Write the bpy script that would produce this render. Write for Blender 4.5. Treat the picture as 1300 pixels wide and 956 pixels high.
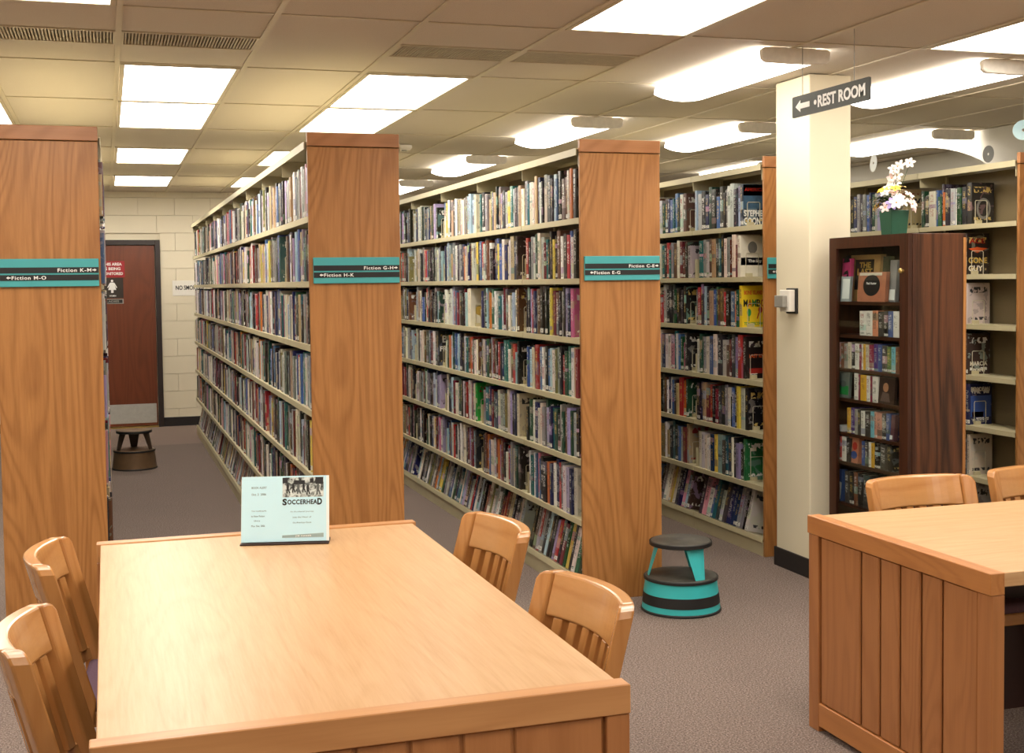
import bpy, bmesh, math, random
import numpy as np
from mathutils import Vector, Matrix

for o in list(bpy.data.objects):
    bpy.data.objects.remove(o, do_unlink=True)
SC = bpy.context.scene
COL = SC.collection
PI = math.pi

# ------------------------------------------------------------------ camera
CAM_H = 1.55
yaw, pitch, roll = 0.31163895, 0.04654433, -0.01171208
cam_d = bpy.data.cameras.new('camera')
cam_d.sensor_width = 36.0
cam_d.lens = 1594.73 / 1300 * 36
cam_d.shift_y = -44.5 / 1300
cam_d.clip_start = 0.05
cam = bpy.data.objects.new('camera', cam_d)
COL.objects.link(cam)
fw = Vector((math.sin(yaw) * math.cos(pitch), math.cos(yaw) * math.cos(pitch), -math.sin(pitch)))
r0 = Vector((math.cos(yaw), -math.sin(yaw), 0))
u0 = r0.cross(fw)
rt = r0 * math.cos(roll) + u0 * math.sin(roll)
up = rt.cross(fw)
mw = Matrix((rt, up, -fw)).transposed().to_4x4()
mw.translation = (0, 0, CAM_H)
cam.matrix_world = mw
SC.camera = cam

# ------------------------------------------------------------------ world, exposure
world = bpy.data.worlds.new('world')
SC.world = world
world.use_nodes = True
world.node_tree.nodes['Background'].inputs[0].default_value = (1.0, 0.93, 0.82, 1)
world.node_tree.nodes['Background'].inputs[1].default_value = 0.05
vs = SC.view_settings
vs.view_transform = 'Standard'
vs.look = 'None'
vs.gamma = 1.0
vs.use_curve_mapping = False
vs.exposure = 0.72
PANEL_STRENGTH = 7.5      # light given off by the ceiling diffusers
LENS_STRENGTH = 6.5       # light given off by the surface mounted fixtures
LAMP_COLOUR = (1.0, 0.93, 0.835)

# ------------------------------------------------------------------ materials
def lin(c):
    return tuple((v / 12.92 if v <= 0.04045 else ((v + 0.055) / 1.055) ** 2.4) for v in (x / 255 for x in c))

def rgba(c):
    return (*lin(c), 1.0)

class NT:
    def __init__(self, name):
        self.m = bpy.data.materials.new(name)
        self.m.use_nodes = True
        self.t = self.m.node_tree
        self.b = self.t.nodes['Principled BSDF']
        self.out = self.t.nodes['Material Output']
    def n(self, typ, **kw):
        nd = self.t.nodes.new(typ)
        for k, v in kw.items():
            setattr(nd, k, v)
        return nd
    def link(self, a, b):
        self.t.links.new(a, b)
    def put(self, sock, v):
        if isinstance(v, bpy.types.NodeSocket):
            self.link(v, sock)
        else:
            sock.default_value = v
    def math(self, op, a, b=None, c=None, clamp=False):
        nd = self.n('ShaderNodeMath', operation=op, use_clamp=clamp)
        for i, v in enumerate((a, b, c)):
            if v is not None:
                self.put(nd.inputs[i], v)
        return nd.outputs[0]
    def mix(self, f, a, b):
        nd = self.n('ShaderNodeMix', data_type='RGBA')
        self.put(nd.inputs[0], f)
        self.put(nd.inputs[6], a)
        self.put(nd.inputs[7], b)
        return nd.outputs[2]
    def coords(self, scale=(1, 1, 1), loc=(0, 0, 0), rot=(0, 0, 0)):
        tc = self.n('ShaderNodeTexCoord')
        mp = self.n('ShaderNodeMapping')
        mp.inputs['Scale'].default_value = scale
        mp.inputs['Location'].default_value = loc
        mp.inputs['Rotation'].default_value = rot
        self.link(tc.outputs['Object'], mp.inputs['Vector'])
        return mp.outputs[0]
    def noise(self, vec, scale, detail=2.0, rough=0.5, dist=0.0):
        nd = self.n('ShaderNodeTexNoise')
        self.link(vec, nd.inputs['Vector'])
        nd.inputs['Scale'].default_value = scale
        nd.inputs['Detail'].default_value = detail
        nd.inputs['Roughness'].default_value = rough
        nd.inputs['Distortion'].default_value = dist
        return nd.outputs['Fac']
    def ramp(self, f, *stops):
        nd = self.n('ShaderNodeValToRGB')
        el = nd.color_ramp.elements
        while len(el) < len(stops):
            el.new(0.5)
        for e, (p, c) in zip(el, stops):
            e.position = p
            e.color = c
        self.put(nd.inputs[0], f)
        return nd.outputs[0]
    def bump(self, h, strength=0.1, dist=0.01):
        nd = self.n('ShaderNodeBump')
        nd.inputs['Strength'].default_value = strength
        nd.inputs['Distance'].default_value = dist
        self.link(h, nd.inputs['Height'])
        self.link(nd.outputs[0], self.b.inputs['Normal'])
    def base(self, v):
        self.put(self.b.inputs['Base Color'], v)
    def rough(self, v):
        self.put(self.b.inputs['Roughness'], v)

def plain(name, c, rough=0.5, metal=0.0, var=0.06, scale=30, coat=0.0):
    m = NT(name)
    f = m.noise(m.coords(), scale, 3)
    a = rgba(tuple(x * (1 - var) for x in c))
    b = rgba(tuple(min(255, x * (1 + var)) for x in c))
    m.base(m.mix(f, a, b))
    m.rough(rough)
    m.b.inputs['Metallic'].default_value = metal
    m.b.inputs['Coat Weight'].default_value = coat
    return m.m

def wood(name, c1, c2, long='Z', scale=1.0, rough=0.35, ring=0.5, streak=0.6, coat=0.0, offs=(0, 0, 0), ringf=26.0):
    m = NT(name)
    s = {'X': (0.05, 1, 1), 'Y': (1, 0.05, 1), 'Z': (1, 1, 0.05)}[long]
    s2 = {'X': (0.16, 1, 1), 'Y': (1, 0.16, 1), 'Z': (1, 1, 0.16)}[long]
    fine = m.noise(m.coords(s, offs), 110 * scale, 4, 0.65)
    mid = m.noise(m.coords(s, offs), 26 * scale, 3, 0.55, 0.3)
    big = m.noise(m.coords(s2, offs), 3.6 * scale, 1.5, 0.45, 0.6)
    rings = m.math('SINE', m.math('MULTIPLY', big, ringf * PI))
    rings = m.math('MAXIMUM', m.math('MULTIPLY_ADD', rings, 0.5, 0.5), 0.001)
    rings = m.math('POWER', rings, 2.2)
    a = m.math('MULTIPLY', rings, ring)
    b = m.math('MULTIPLY', m.math('SUBTRACT', fine, 0.3), streak * 1.2)
    c = m.math('MULTIPLY', m.math('SUBTRACT', mid, 0.3), streak)
    f = m.math('ADD', m.math('ADD', a, b), c, clamp=True)
    m.base(m.mix(f, rgba(c1), rgba(c2)))
    m.rough(rough)
    m.b.inputs['Coat Weight'].default_value = coat
    m.b.inputs['Coat Roughness'].default_value = 0.25
    m.bump(fine, 0.06, 0.002)
    return m.m

def emit(name, c, strength):
    m = NT(name)
    m.base((0.8, 0.8, 0.8, 1))
    m.b.inputs['Emission Color'].default_value = (*c, 1)
    m.b.inputs['Emission Strength'].default_value = strength
    m.rough(0.4)
    return m.m

M = {}
M['oak'] = wood('oak_veneer', (188, 132, 74), (130, 78, 34), 'Z', 1.0, 0.42, 0.30, 0.62, ringf=40.0)
M['oak_rail'] = wood('oak_rail', (182, 126, 80), (146, 92, 48), 'X', 1.2, 0.42, 0.35, 0.42)
M['oak_top'] = wood('oak_table_top', (208, 169, 124), (180, 134, 86), 'Y', 1.3, 0.4, 0.16, 0.75, 0.06)
M['oak_top_x'] = wood('oak_table_top_cross', (208, 169, 124), (180, 134, 86), 'X', 1.3, 0.4, 0.16, 0.75, 0.06)
M['oak_end'] = wood('oak_table_end', (178, 120, 72), (146, 90, 48), 'Z', 1.2, 0.4, 0.3, 0.42)
M['oak_end_rail'] = wood('oak_table_end_rail', (190, 128, 72), (154, 94, 46), 'Y', 1.2, 0.38, 0.3, 0.42)
M['oak_end_rail_x'] = wood('oak_table_end_rail_cross', (200, 146, 94), (168, 112, 64), 'X', 1.2, 0.38, 0.3, 0.42)
M['chair'] = wood('chair_oak', (200, 146, 88), (166, 108, 56), 'X', 1.0, 0.24, 0.35, 0.35, 0.3)
M['chair_z'] = wood('chair_oak_upright', (192, 136, 78), (160, 102, 50), 'Z', 1.0, 0.26, 0.3, 0.35, 0.3)
M['walnut'] = wood('walnut_panel', (110, 66, 40), (30, 15, 10), 'Z', 0.9, 0.32, 0.42, 0.75, ringf=20)
M['walnut_dark'] = wood('walnut_frame', (74, 40, 24), (38, 20, 13), 'Z', 1.2, 0.35, 0.3, 0.5)
M['door'] = wood('door_veneer', (120, 62, 36), (86, 42, 24), 'Z', 1.0, 0.36, 0.3, 0.45)
M['dark_paint'] = plain('dark_brown_paint', (46, 36, 33), 0.45)
M['dark_panel'] = plain('dark_brown_and_shade', (48, 26, 22), 0.5)  # dark brown parts, also the painted shade under the panelled table
M['back'] = plain('dark_khaki_back_metal', (124, 110, 82), 0.5, 0.0, 0.04, 8)
M['shelf'] = plain('khaki_shelf_metal', (196, 186, 150), 0.42, 0.0, 0.03, 8)
M['black'] = plain('black_rubber', (26, 26, 26), 0.55)
M['tread'] = plain('worn_rubber_tread', (62, 60, 54), 0.5, 0, 0.55, 16)
M['teal'] = plain('turquoise_enamel', (56, 182, 184), 0.38, 0, 0.04, 12)
M['sign_teal'] = plain('turquoise_sign_plastic', (72, 166, 168), 0.4, 0, 0.03, 12)
M['bronze'] = plain('bronze_enamel', (122, 96, 70), 0.38, 0.2, 0.12, 18)
M['bronze_dark'] = plain('dark_bronze_enamel', (70, 54, 42), 0.42, 0.1, 0.12, 18)
M['white'] = plain('white_paint', (236, 232, 222), 0.5, 0, 0.02)
M['white_print'] = plain('white_print', (240, 240, 236), 0.5, 0, 0.01)
M['black_print'] = plain('black_print', (24, 24, 26), 0.5, 0, 0.02)
M['grey'] = plain('grey_plastic', (150, 148, 140), 0.45)
M['cap_grey'] = plain('fixture_cap_plastic', (240, 234, 222), 0.5)
M['steel'] = plain('brushed_steel', (190, 190, 184), 0.4, 0.25)
M['brass'] = plain('brass', (206, 178, 110), 0.3, 0.8)
M['wire'] = plain('pale_wire', (214, 208, 184), 0.35, 0.3)
M['red_sign'] = plain('red_sign_plastic', (158, 30, 38), 0.45)
M['brown_sign'] = plain('dark_brown_sign_plastic', (48, 38, 30), 0.45)
M['sign_dark'] = plain('dark_green_grey_sign', (52, 56, 52), 0.42)
M['purple'] = plain('purple_upholstery', (104, 78, 92), 0.85, 0, 0.12, 180)
M['paper_cyan'] = plain('pale_cyan_paper', (198, 238, 252), 0.4, 0, 0.015, 5, 0.2)
M['paper_white'] = plain('white_paper', (240, 246, 244), 0.6, 0, 0.01)
M['column'] = plain('cream_column_paint', (236, 226, 198), 0.6, 0, 0.015, 3)
M['trim'] = plain('black_vinyl_base', (34, 30, 30), 0.5, 0, 0.15, 30)
M['panel'] = emit('light_diffuser', LAMP_COLOUR, PANEL_STRENGTH)
M['lens'] = emit('fixture_lens', LAMP_COLOUR, LENS_STRENGTH)
M['pot'] = plain('green_glazed_pot', (40, 84, 64), 0.35)
M['leaf'] = plain('leaf_green', (44, 78, 34), 0.5, 0, 0.2, 40)
M['petal_white'] = plain('white_petal', (246, 240, 232), 0.5, 0, 0.03)
M['petal_pink'] = plain('blush_petal', (238, 210, 204), 0.5, 0, 0.04)
M['petal_yellow'] = plain('yellow_petal', (240, 196, 70), 0.5, 0, 0.05)
M['petal_lilac'] = plain('lilac_petal', (186, 170, 226), 0.5, 0, 0.05)
M['bud'] = plain('orange_flower_centre', (226, 150, 50), 0.6)
M['disc'] = plain('mirror_disc', (190, 200, 196), 0.16, 0.85, 0.05)
M['disc_dark'] = plain('grey_disc', (120, 120, 116), 0.3, 0.4, 0.05)  # even mid grey for a single disc

def carpet_mat(name, c):
    m = NT(name)
    v = m.coords()
    f1 = m.noise(v, 150, 2, 0.75)
    f2 = m.noise(v, 60, 3, 0.6)
    f3 = m.noise(v, 2.2, 2, 0.5)
    c1 = m.ramp(f1, (0.34, rgba(tuple(x * 0.5 for x in c))), (0.5, rgba(c)), (0.66, rgba(tuple(min(255, x * 1.5) for x in c))))
    c2 = m.mix(m.math('MULTIPLY', f2, 0.5), c1, rgba((c[0] * 1.1, c[1] * 0.95, c[2] * 0.9)))
    m.base(m.mix(m.math('MULTIPLY', f3, 0.25), c2, rgba(tuple(x * 0.8 for x in c))))
    m.rough(0.95)
    m.b.inputs['Specular IOR Level'].default_value = 0.15
    m.bump(f1, 0.5, 0.004)
    return m.m
M['carpet'] = carpet_mat('mottled_carpet', (120, 110, 103))
M['carpet_back'] = carpet_mat('lighter_carpet', (134, 122, 114))

def wall_mat(name, c):
    m = NT(name)
    v = m.coords()
    m.base(m.mix(m.noise(v, 1.5, 3), rgba(c), rgba(tuple(x * 0.95 for x in c))))
    m.rough(0.7)
    m.bump(m.noise(v, 120, 3), 0.08, 0.004)
    return m.m
M['wall'] = wall_mat('cream_wall_paint', (232, 222, 196))
M['plaster'] = wall_mat('white_plaster', (226, 222, 210))

def tile_mat():
    m = NT('ceiling_tile_board')
    v = m.coords()
    f = m.noise(v, 260, 2, 0.8)
    g = m.noise(v, 1.7, 2)
    c = m.ramp(f, (0.28, rgba((176, 162, 140))), (0.45, rgba((214, 205, 190))), (1.0, rgba((222, 213, 198))))
    m.base(m.mix(m.math('MULTIPLY', g, 0.35), c, rgba((204, 191, 174))))
    m.rough(0.9)
    m.b.inputs['Specular IOR Level'].default_value = 0.1
    m.bump(f, 0.35, 0.003)
    return m.m
M['tile'] = tile_mat()
M['tbar'] = plain('ceiling_grid_paint', (206, 194, 170), 0.5, 0, 0.04, 8)
M['vent'] = plain('vent_louvre_paint', (186, 172, 148), 0.5)
M['vent_dark'] = plain('vent_cavity', (140, 128, 108), 0.7)

def glass_mat():
    m = NT('cabinet_glass')
    m.t.nodes.remove(m.b)
    tr = m.n('ShaderNodeBsdfTransparent')
    tr.inputs[0].default_value = (0.93, 0.95, 0.94, 1)
    gl = m.n('ShaderNodeBsdfGlossy')
    gl.inputs['Roughness'].default_value = 0.03
    fr = m.n('ShaderNodeLayerWeight')
    fr.inputs[0].default_value = 0.5
    fac = m.math('MULTIPLY_ADD', m.math('POWER', fr.outputs['Facing'], 5.0), 0.9, 0.04)
    mx = m.n('ShaderNodeMixShader')
    m.link(fac, mx.inputs[0])
    m.link(tr.outputs[0], mx.inputs[1])
    m.link(gl.outputs[0], mx.inputs[2])
    m.link(mx.outputs[0], m.out.inputs[0])
    return m.m
M['glass'] = glass_mat()

def photo_mat():
    """black and white newspaper style picture: blotches of grey"""
    m = NT('grey_newsprint_picture')
    v = m.coords()
    f = m.noise(v, 46, 4, 0.6, 0.8)
    m.base(m.ramp(f, (0.38, rgba((40, 44, 44))), (0.46, rgba((120, 128, 126))), (0.54, rgba((196, 206, 204))), (0.75, rgba((226, 236, 234)))))
    m.rough(0.5)
    return m.m
M['photo'] = photo_mat()

def book_mat():
    m = NT('printed_book_jacket')
    at = m.n('ShaderNodeAttribute', attribute_name='col')
    bk = m.n('ShaderNodeAttribute', attribute_name='bk')
    sx = m.n('ShaderNodeSeparateXYZ')
    m.link(bk.outputs['Vector'], sx.inputs[0])
    seed, kind = sx.outputs[0], sx.outputs[1]
    uv = m.n('ShaderNodeUVMap')
    uv.uv_map = 'UVMap'
    su = m.n('ShaderNodeSeparateXYZ')
    m.link(uv.outputs[0], su.inputs[0])
    u, v = su.outputs[0], su.outputs[1]
    def wn(off):
        w = m.n('ShaderNodeTexWhiteNoise', noise_dimensions='1D')
        m.link(m.math('ADD', seed, off), w.inputs['W'])
        s = m.n('ShaderNodeSeparateColor')
        m.link(w.outputs['Color'], s.inputs[0])
        return s.outputs[0], s.outputs[1], s.outputs[2], w.outputs['Color']
    r1, r2, r3, c1 = wn(0.37)
    r4, r5, r6, c2 = wn(5.91)
    r7, r8, r9, c3 = wn(11.3)
    def inside(x, lo, hi):
        return m.math('MULTIPLY', m.math('GREATER_THAN', x, lo), m.math('LESS_THAN', x, hi))
    def glyph(su_, sv_, th):
        cb = m.n('ShaderNodeCombineXYZ')
        m.link(m.math('MULTIPLY_ADD', u, su_, m.math('MULTIPLY', seed, 3.1)), cb.inputs[0])
        m.link(m.math('MULTIPLY', v, sv_), cb.inputs[1])
        m.link(seed, cb.inputs[2])
        return m.math('GREATER_THAN', m.noise(cb.outputs[0], 1.0, 1.0, 0.5), th)
    lum = m.n('ShaderNodeRGBToBW')
    m.link(at.outputs['Color'], lum.inputs[0])
    light = m.math('GREATER_THAN', lum.outputs[0], 0.22)
    ink = m.mix(light, m.mix(m.math('GREATER_THAN', r9, 0.7), (0.78, 0.77, 0.72, 1), (0.62, 0.45, 0.14, 1)),
                m.mix(m.math('GREATER_THAN', r9, 0.72), (0.03, 0.03, 0.035, 1), (0.32, 0.03, 0.03, 1)))
    hsv = m.n('ShaderNodeCombineColor', mode='HSV')
    m.link(r4, hsv.inputs[0])
    m.link(m.math('MULTIPLY_ADD', r5, 0.45, 0.05), hsv.inputs[1])
    m.link(m.math('MULTIPLY_ADD', r6, 0.6, 0.06), hsv.inputs[2])
    is_spine = m.math('LESS_THAN', kind, 0.5)
    is_cover = inside(kind, 0.5, 1.5)
    # spine
    col = at.outputs['Color']
    b0 = m.math('MULTIPLY', r7, 0.8)
    band = m.math('MULTIPLY', inside(v, b0, m.math('ADD', b0, m.math('MULTIPLY_ADD', r8, 0.25, 0.05))), m.math('MULTIPLY', m.math('GREATER_THAN', r5, 0.5), 0.7))
    sp = m.mix(band, col, hsv.outputs[0])
    blot = m.n('ShaderNodeCombineXYZ')
    m.link(m.math('MULTIPLY_ADD', u, 0.9, m.math('MULTIPLY', seed, 1.7)), blot.inputs[0])
    m.link(m.math('MULTIPLY', v, 5.0), blot.inputs[1])
    m.link(seed, blot.inputs[2])
    bl = m.noise(blot.outputs[0], 1.3, 2.0, 0.6)
    g3 = m.n('ShaderNodeRGBToBW')
    m.link(c3, g3.inputs[0])
    soft = m.mix(0.75, c3, m.mix(1.0, c3, g3.outputs[0]))
    soft = m.mix(0.35, soft, at.outputs['Color'])
    sp = m.mix(m.math('MULTIPLY', m.math('MULTIPLY_ADD', bl, 6.0, -3.3, clamp=True), m.math('MULTIPLY', r2, 0.5)), sp, soft)
    cu = inside(u, 0.24, 0.76)
    t1 = m.math('MULTIPLY', m.math('MULTIPLY', glyph(3.5, 34.0, 0.5), inside(v, m.math('MULTIPLY_ADD', r1, 0.15, 0.28), m.math('MULTIPLY_ADD', r2, 0.12, 0.58))), cu)
    t2 = m.math('MULTIPLY', m.math('MULTIPLY', glyph(2.6, 26.0, 0.48), inside(v, 0.7, m.math('MULTIPLY_ADD', r3, 0.12, 0.82))), cu)
    sp = m.mix(m.math('MULTIPLY', m.math('MAXIMUM', t1, t2), m.math('MULTIPLY_ADD', r8, 0.45, 0.3)), sp, ink)
    st = m.math('MULTIPLY', inside(v, 0.035, 0.125), m.math('GREATER_THAN', r6, 0.62))
    stc = m.mix(m.math('MULTIPLY', glyph(4.0, 60.0, 0.55), inside(u, 0.15, 0.85)), (0.72, 0.71, 0.66, 1), (0.12, 0.12, 0.12, 1))
    sp = m.mix(st, sp, stc)
    # front cover
    cb = m.n('ShaderNodeCombineXYZ')
    m.link(m.math('MULTIPLY_ADD', u, 1.6, m.math('MULTIPLY', seed, 2.3)), cb.inputs[0])
    m.link(m.math('MULTIPLY', v, 2.4), cb.inputs[1])
    m.link(seed, cb.inputs[2])
    big = m.noise(cb.outputs[0], 1.6, 3.0, 0.55, 0.5)
    cov = m.mix(m.math('MULTIPLY', m.math('GREATER_THAN', big, 0.57), 0.4), col, hsv.outputs[0])
    tt = m.math('MULTIPLY', m.math('MULTIPLY', glyph(9.0, 9.0, 0.5), inside(u, 0.12, 0.88)), m.math('MAXIMUM', inside(v, 0.76, 0.9), inside(v, 0.1, 0.17)))
    cov = m.mix(tt, cov, ink)
    fin = m.mix(is_spine, m.mix(is_cover, at.outputs['Color'], cov), sp)
    m.base(fin)
    m.rough(m.math('MULTIPLY_ADD', r8, 0.2, m.math('MULTIPLY_ADD', m.math('GREATER_THAN', kind, 1.5), 0.5, 0.2)))
    m.b.inputs['Specular IOR Level'].default_value = 0.6
    return m.m
M['book'] = book_mat()

# ------------------------------------------------------------------ object helpers
class MB:
    """collects boxes, prisms, lathes and tubes (world coordinates) for ONE mesh"""
    def __init__(self):
        self.v, self.f, self.smooth = [], [], []
    def add(self, vs_, fs_, smooth=False):
        k = len(self.v)
        self.v += [tuple(p) for p in vs_]
        self.f += [tuple(i + k for i in f) for f in fs_]
        self.smooth += [smooth] * len(fs_)
        return self
    def box(self, x0, x1, y0, y1, z0, z1):
        vs_ = [(x, y, z) for z in (z0, z1) for y in (y0, y1) for x in (x0, x1)]
        return self.add(vs_, [(0, 2, 3, 1), (4, 5, 7, 6), (0, 1, 5, 4), (2, 6, 7, 3), (0, 4, 6, 2), (1, 3, 7, 5)])
    def prism(self, pts, axis, a, b):
        """polygon pts (2D, counter-clockwise) extruded along an axis from a to b"""
        n = len(pts)
        def P(p, t):
            return {'X': (t, p[0], p[1]), 'Y': (p[0], t, p[1]), 'Z': (p[0], p[1], t)}[axis]
        vs_ = [P(p, a) for p in pts] + [P(p, b) for p in pts]
        fs_ = [tuple(range(n))[::-1], tuple(range(n, 2 * n))] + [(i, (i + 1) % n, n + (i + 1) % n, n + i) for i in range(n)]
        return self.add(vs_, fs_)
    def lathe(self, prof, c=(0, 0, 0), n=40, smooth=True, close=False):
        """profile of (radius, z) turned about the vertical through c"""
        vs_, fs_ = [], []
        m = len(prof)
        for i in range(n):
            a = 2 * PI * i / n
            for r, z in prof:
                vs_.append((c[0] + r * math.cos(a), c[1] + r * math.sin(a), c[2] + z))
        for i in range(n):
            j = (i + 1) % n
            for k in range(m if close else m - 1):
                l = (k + 1) % m
                fs_.append((i * m + k, j * m + k, j * m + l, i * m + l))
        if not close:
            if prof[0][0] > 1e-6:
                fs_.append(tuple(i * m for i in range(n))[::-1])
            if prof[-1][0] > 1e-6:
                fs_.append(tuple(i * m + m - 1 for i in range(n)))
        return self.add(vs_, fs_, smooth)
    def tube(self, pts, r, n=6):
        pts = [Vector(p) for p in pts]
        vs_, fs_ = [], []
        for i, p in enumerate(pts):
            d = (pts[min(i + 1, len(pts) - 1)] - pts[max(i - 1, 0)]).normalized()
            a = d.orthogonal().normalized() if i == 0 else (a - d * a.dot(d)).normalized()
            b = d.cross(a)
            rr = r[i] if isinstance(r, (list, tuple)) else r
            for k in range(n):
                t = 2 * PI * k / n
                vs_.append(p + (a * math.cos(t) + b * math.sin(t)) * rr)
        for i in range(len(pts) - 1):
            for k in range(n):
                l = (k + 1) % n
                fs_.append((i * n + k, i * n + l, (i + 1) * n + l, (i + 1) * n + k))
        fs_ += [tuple(range(n))[::-1], tuple(range((len(pts) - 1) * n, len(pts) * n))]
        return self.add(vs_, fs_, True)
    def mesh(self, name, off=(0, 0, 0), bevel=0.0, seg=2):
        me = bpy.data.meshes.new(name)
        me.from_pydata([(x - off[0], y - off[1], z - off[2]) for x, y, z in self.v], [], self.f)
        me.polygons.foreach_set('use_smooth', self.smooth)
        bm = bmesh.new()
        bm.from_mesh(me)
        bmesh.ops.recalc_face_normals(bm, faces=bm.faces)
        if bevel:
            ed = [e for e in bm.edges if len(e.link_faces) == 2 and e.calc_face_angle(0) > 0.6]
            bmesh.ops.bevel(bm, geom=ed, offset=bevel, segments=seg, profile=0.5, affect='EDGES', clamp_overlap=True)
        if any(self.smooth) and not bevel:
            for e in bm.edges:
                if len(e.link_faces) == 2 and e.calc_face_angle(0) > 0.6:
                    e.smooth = False
        bm.to_mesh(me)
        bm.free()
        return me

def wloc(o):
    p = Vector((0, 0, 0))
    while o is not None:
        p = p + o.location
        o = o.parent
    return p

def link_obj(name, data, parent=None, mat=None):
    o = bpy.data.objects.new(name, data)
    COL.objects.link(o)
    if parent is not None:
        o.parent = parent
    if mat is not None and data is not None and not data.materials:
        data.materials.append(mat)
    return o

def part(name, mb, mat, parent, bevel=0.0, seg=2, label=None, kind=None):
    off = wloc(parent) if parent is not None else (0, 0, 0)
    o = link_obj(name, mb.mesh(name, off, bevel, seg), parent, mat)
    if label:
        o['label'] = label
    if kind:
        o['kind'] = kind
    return o

def shared(name, me, parent, loc, mat=None):
    o = link_obj(name, me, parent, mat)
    o.location = Vector(loc) - (wloc(parent) if parent is not None else Vector((0, 0, 0)))
    return o

def tag(o, label, cat, group=None, kind=None):
    o['label'] = label
    o['category'] = cat
    if group:
        o['group'] = group
    if kind:
        o['kind'] = kind
    return o

def thing(name, label, cat, loc=(0, 0, 0), group=None):
    o = bpy.data.objects.new(name, None)
    COL.objects.link(o)
    o.location = loc
    o.empty_display_size = 0.1
    return tag(o, label, cat, group)

def struct(name, mb, mat, parent=None, bevel=0.0):
    o = part(name, mb, mat, parent, bevel)
    o['kind'] = 'structure'
    return o

def copy_tree(o, parent=None):
    c = o.copy()
    COL.objects.link(c)
    c.parent = parent
    for ch in [x for x in KIDS.get(o.name, [])]:
        copy_tree(ch, c)
    return c
KIDS = {}
def index_kids():
    KIDS.clear()
    for x in COL.objects:
        if x.parent is not None:
            KIDS.setdefault(x.parent.name, []).append(x)

def text_mesh(s, bold=0.0, spacing=1.0, align='LEFT'):
    cu = bpy.data.curves.new('lettering', 'FONT')
    cu.body = s
    cu.size = 1.0
    cu.offset = bold
    cu.resolution_u = 3
    cu.extrude = 0.0
    cu.space_character = spacing
    cu.align_x = align
    o = bpy.data.objects.new('lettering', cu)
    COL.objects.link(o)
    bpy.context.view_layer.update()
    dg = bpy.context.evaluated_depsgraph_get()
    me = bpy.data.meshes.new_from_object(o.evaluated_get(dg))
    vs_ = [tuple(v.co) for v in me.vertices]
    fs_ = [tuple(p.vertices) for p in me.polygons]
    bpy.data.objects.remove(o, do_unlink=True)
    bpy.data.curves.remove(cu)
    bpy.data.meshes.remove(me)
    return vs_, fs_

def lettering(s, origin, e1, e2, height, mat, parent, width=None, bold=0.02, spacing=1.0, lift=0.0006, depth=0.0006, label=None, name='lettering'):
    """flat raised letters: origin = lower left of the word, e1 = reading direction, e2 = up"""
    vs_, fs_ = text_mesh(s, bold, spacing)
    xs = [p[0] for p in vs_]
    ys = [p[1] for p in vs_]
    x0, x1, y0, y1 = min(xs), max(xs), min(ys), max(ys)
    sy = height / (y1 - y0)
    sx = (width / (x1 - x0)) if width else sy
    e1, e2, og = Vector(e1).normalized(), Vector(e2).normalized(), Vector(origin)
    e3 = e1.cross(e2)
    mb = MB()
    pts = [og + e1 * ((p[0] - x0) * sx) + e2 * ((p[1] - y0) * sy) + e3 * (lift + depth) for p in vs_]
    mb.add(pts, fs_)
    off = wloc(parent)
    me = bpy.data.meshes.new(name)
    me.from_pydata([tuple(Vector(p) - off) for p in mb.v], [], mb.f)
    bm = bmesh.new()
    bm.from_mesh(me)
    bmesh.ops.remove_doubles(bm, verts=bm.verts, dist=1e-6)
    r = bmesh.ops.extrude_face_region(bm, geom=list(bm.faces))
    bmesh.ops.translate(bm, verts=[g for g in r['geom'] if isinstance(g, bmesh.types.BMVert)], vec=-e3 * depth)
    bmesh.ops.recalc_face_normals(bm, faces=bm.faces)
    bm.to_mesh(me)
    bm.free()
    o = link_obj(name, me, parent, mat)
    if label:
        o['label'] = label
    return o

def flat_shape(name, pts2, origin, e1, e2, mat, parent, lift=0.0006, depth=0.0008):
    e1, e2, og = Vector(e1).normalized(), Vector(e2).normalized(), Vector(origin)
    e3 = e1.cross(e2)
    n = len(pts2)
    a = [og + e1 * x + e2 * y + e3 * lift for x, y in pts2]
    b = [p + e3 * depth for p in a]
    mb = MB().add(a + b, [tuple(range(n))[::-1], tuple(range(n, 2 * n))] + [(i, (i + 1) % n, n + (i + 1) % n, n + i) for i in range(n)])
    return part(name, mb, mat, parent)

def rounded_rect(w, h, r, n=5):
    pts = []
    for cx, cy, a0 in ((w - r, r, -90), (w - r, h - r, 0), (r, h - r, 90), (r, r, 180)):
        for k in range(n + 1):
            a = math.radians(a0 + 90 * k / n)
            pts.append((cx + r * math.cos(a), cy + r * math.sin(a)))
    return pts

ORD = ['first', 'second', 'third', 'fourth', 'fifth', 'sixth', 'seventh', 'eighth', 'ninth', 'tenth', 'eleventh', 'twelfth',
       'thirteenth', 'fourteenth', 'fifteenth', 'sixteenth', 'seventeenth', 'eighteenth', 'nineteenth', 'twentieth']
def ordinal(n):
    """1 -> first"""
    if n <= 20:
        return ORD[n - 1]
    tens = {2: 'twenty', 3: 'thirty', 4: 'forty', 5: 'fifty', 6: 'sixty', 7: 'seventy', 8: 'eighty', 9: 'ninety'}
    t, u = divmod(n, 10)
    if t >= 10:
        return 'hundred-and-' + ordinal(n - 100) if n > 100 else 'hundredth'
    return (tens[t][:-1] + 'ieth') if u == 0 else tens[t] + '-' + ORD[u - 1]

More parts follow.
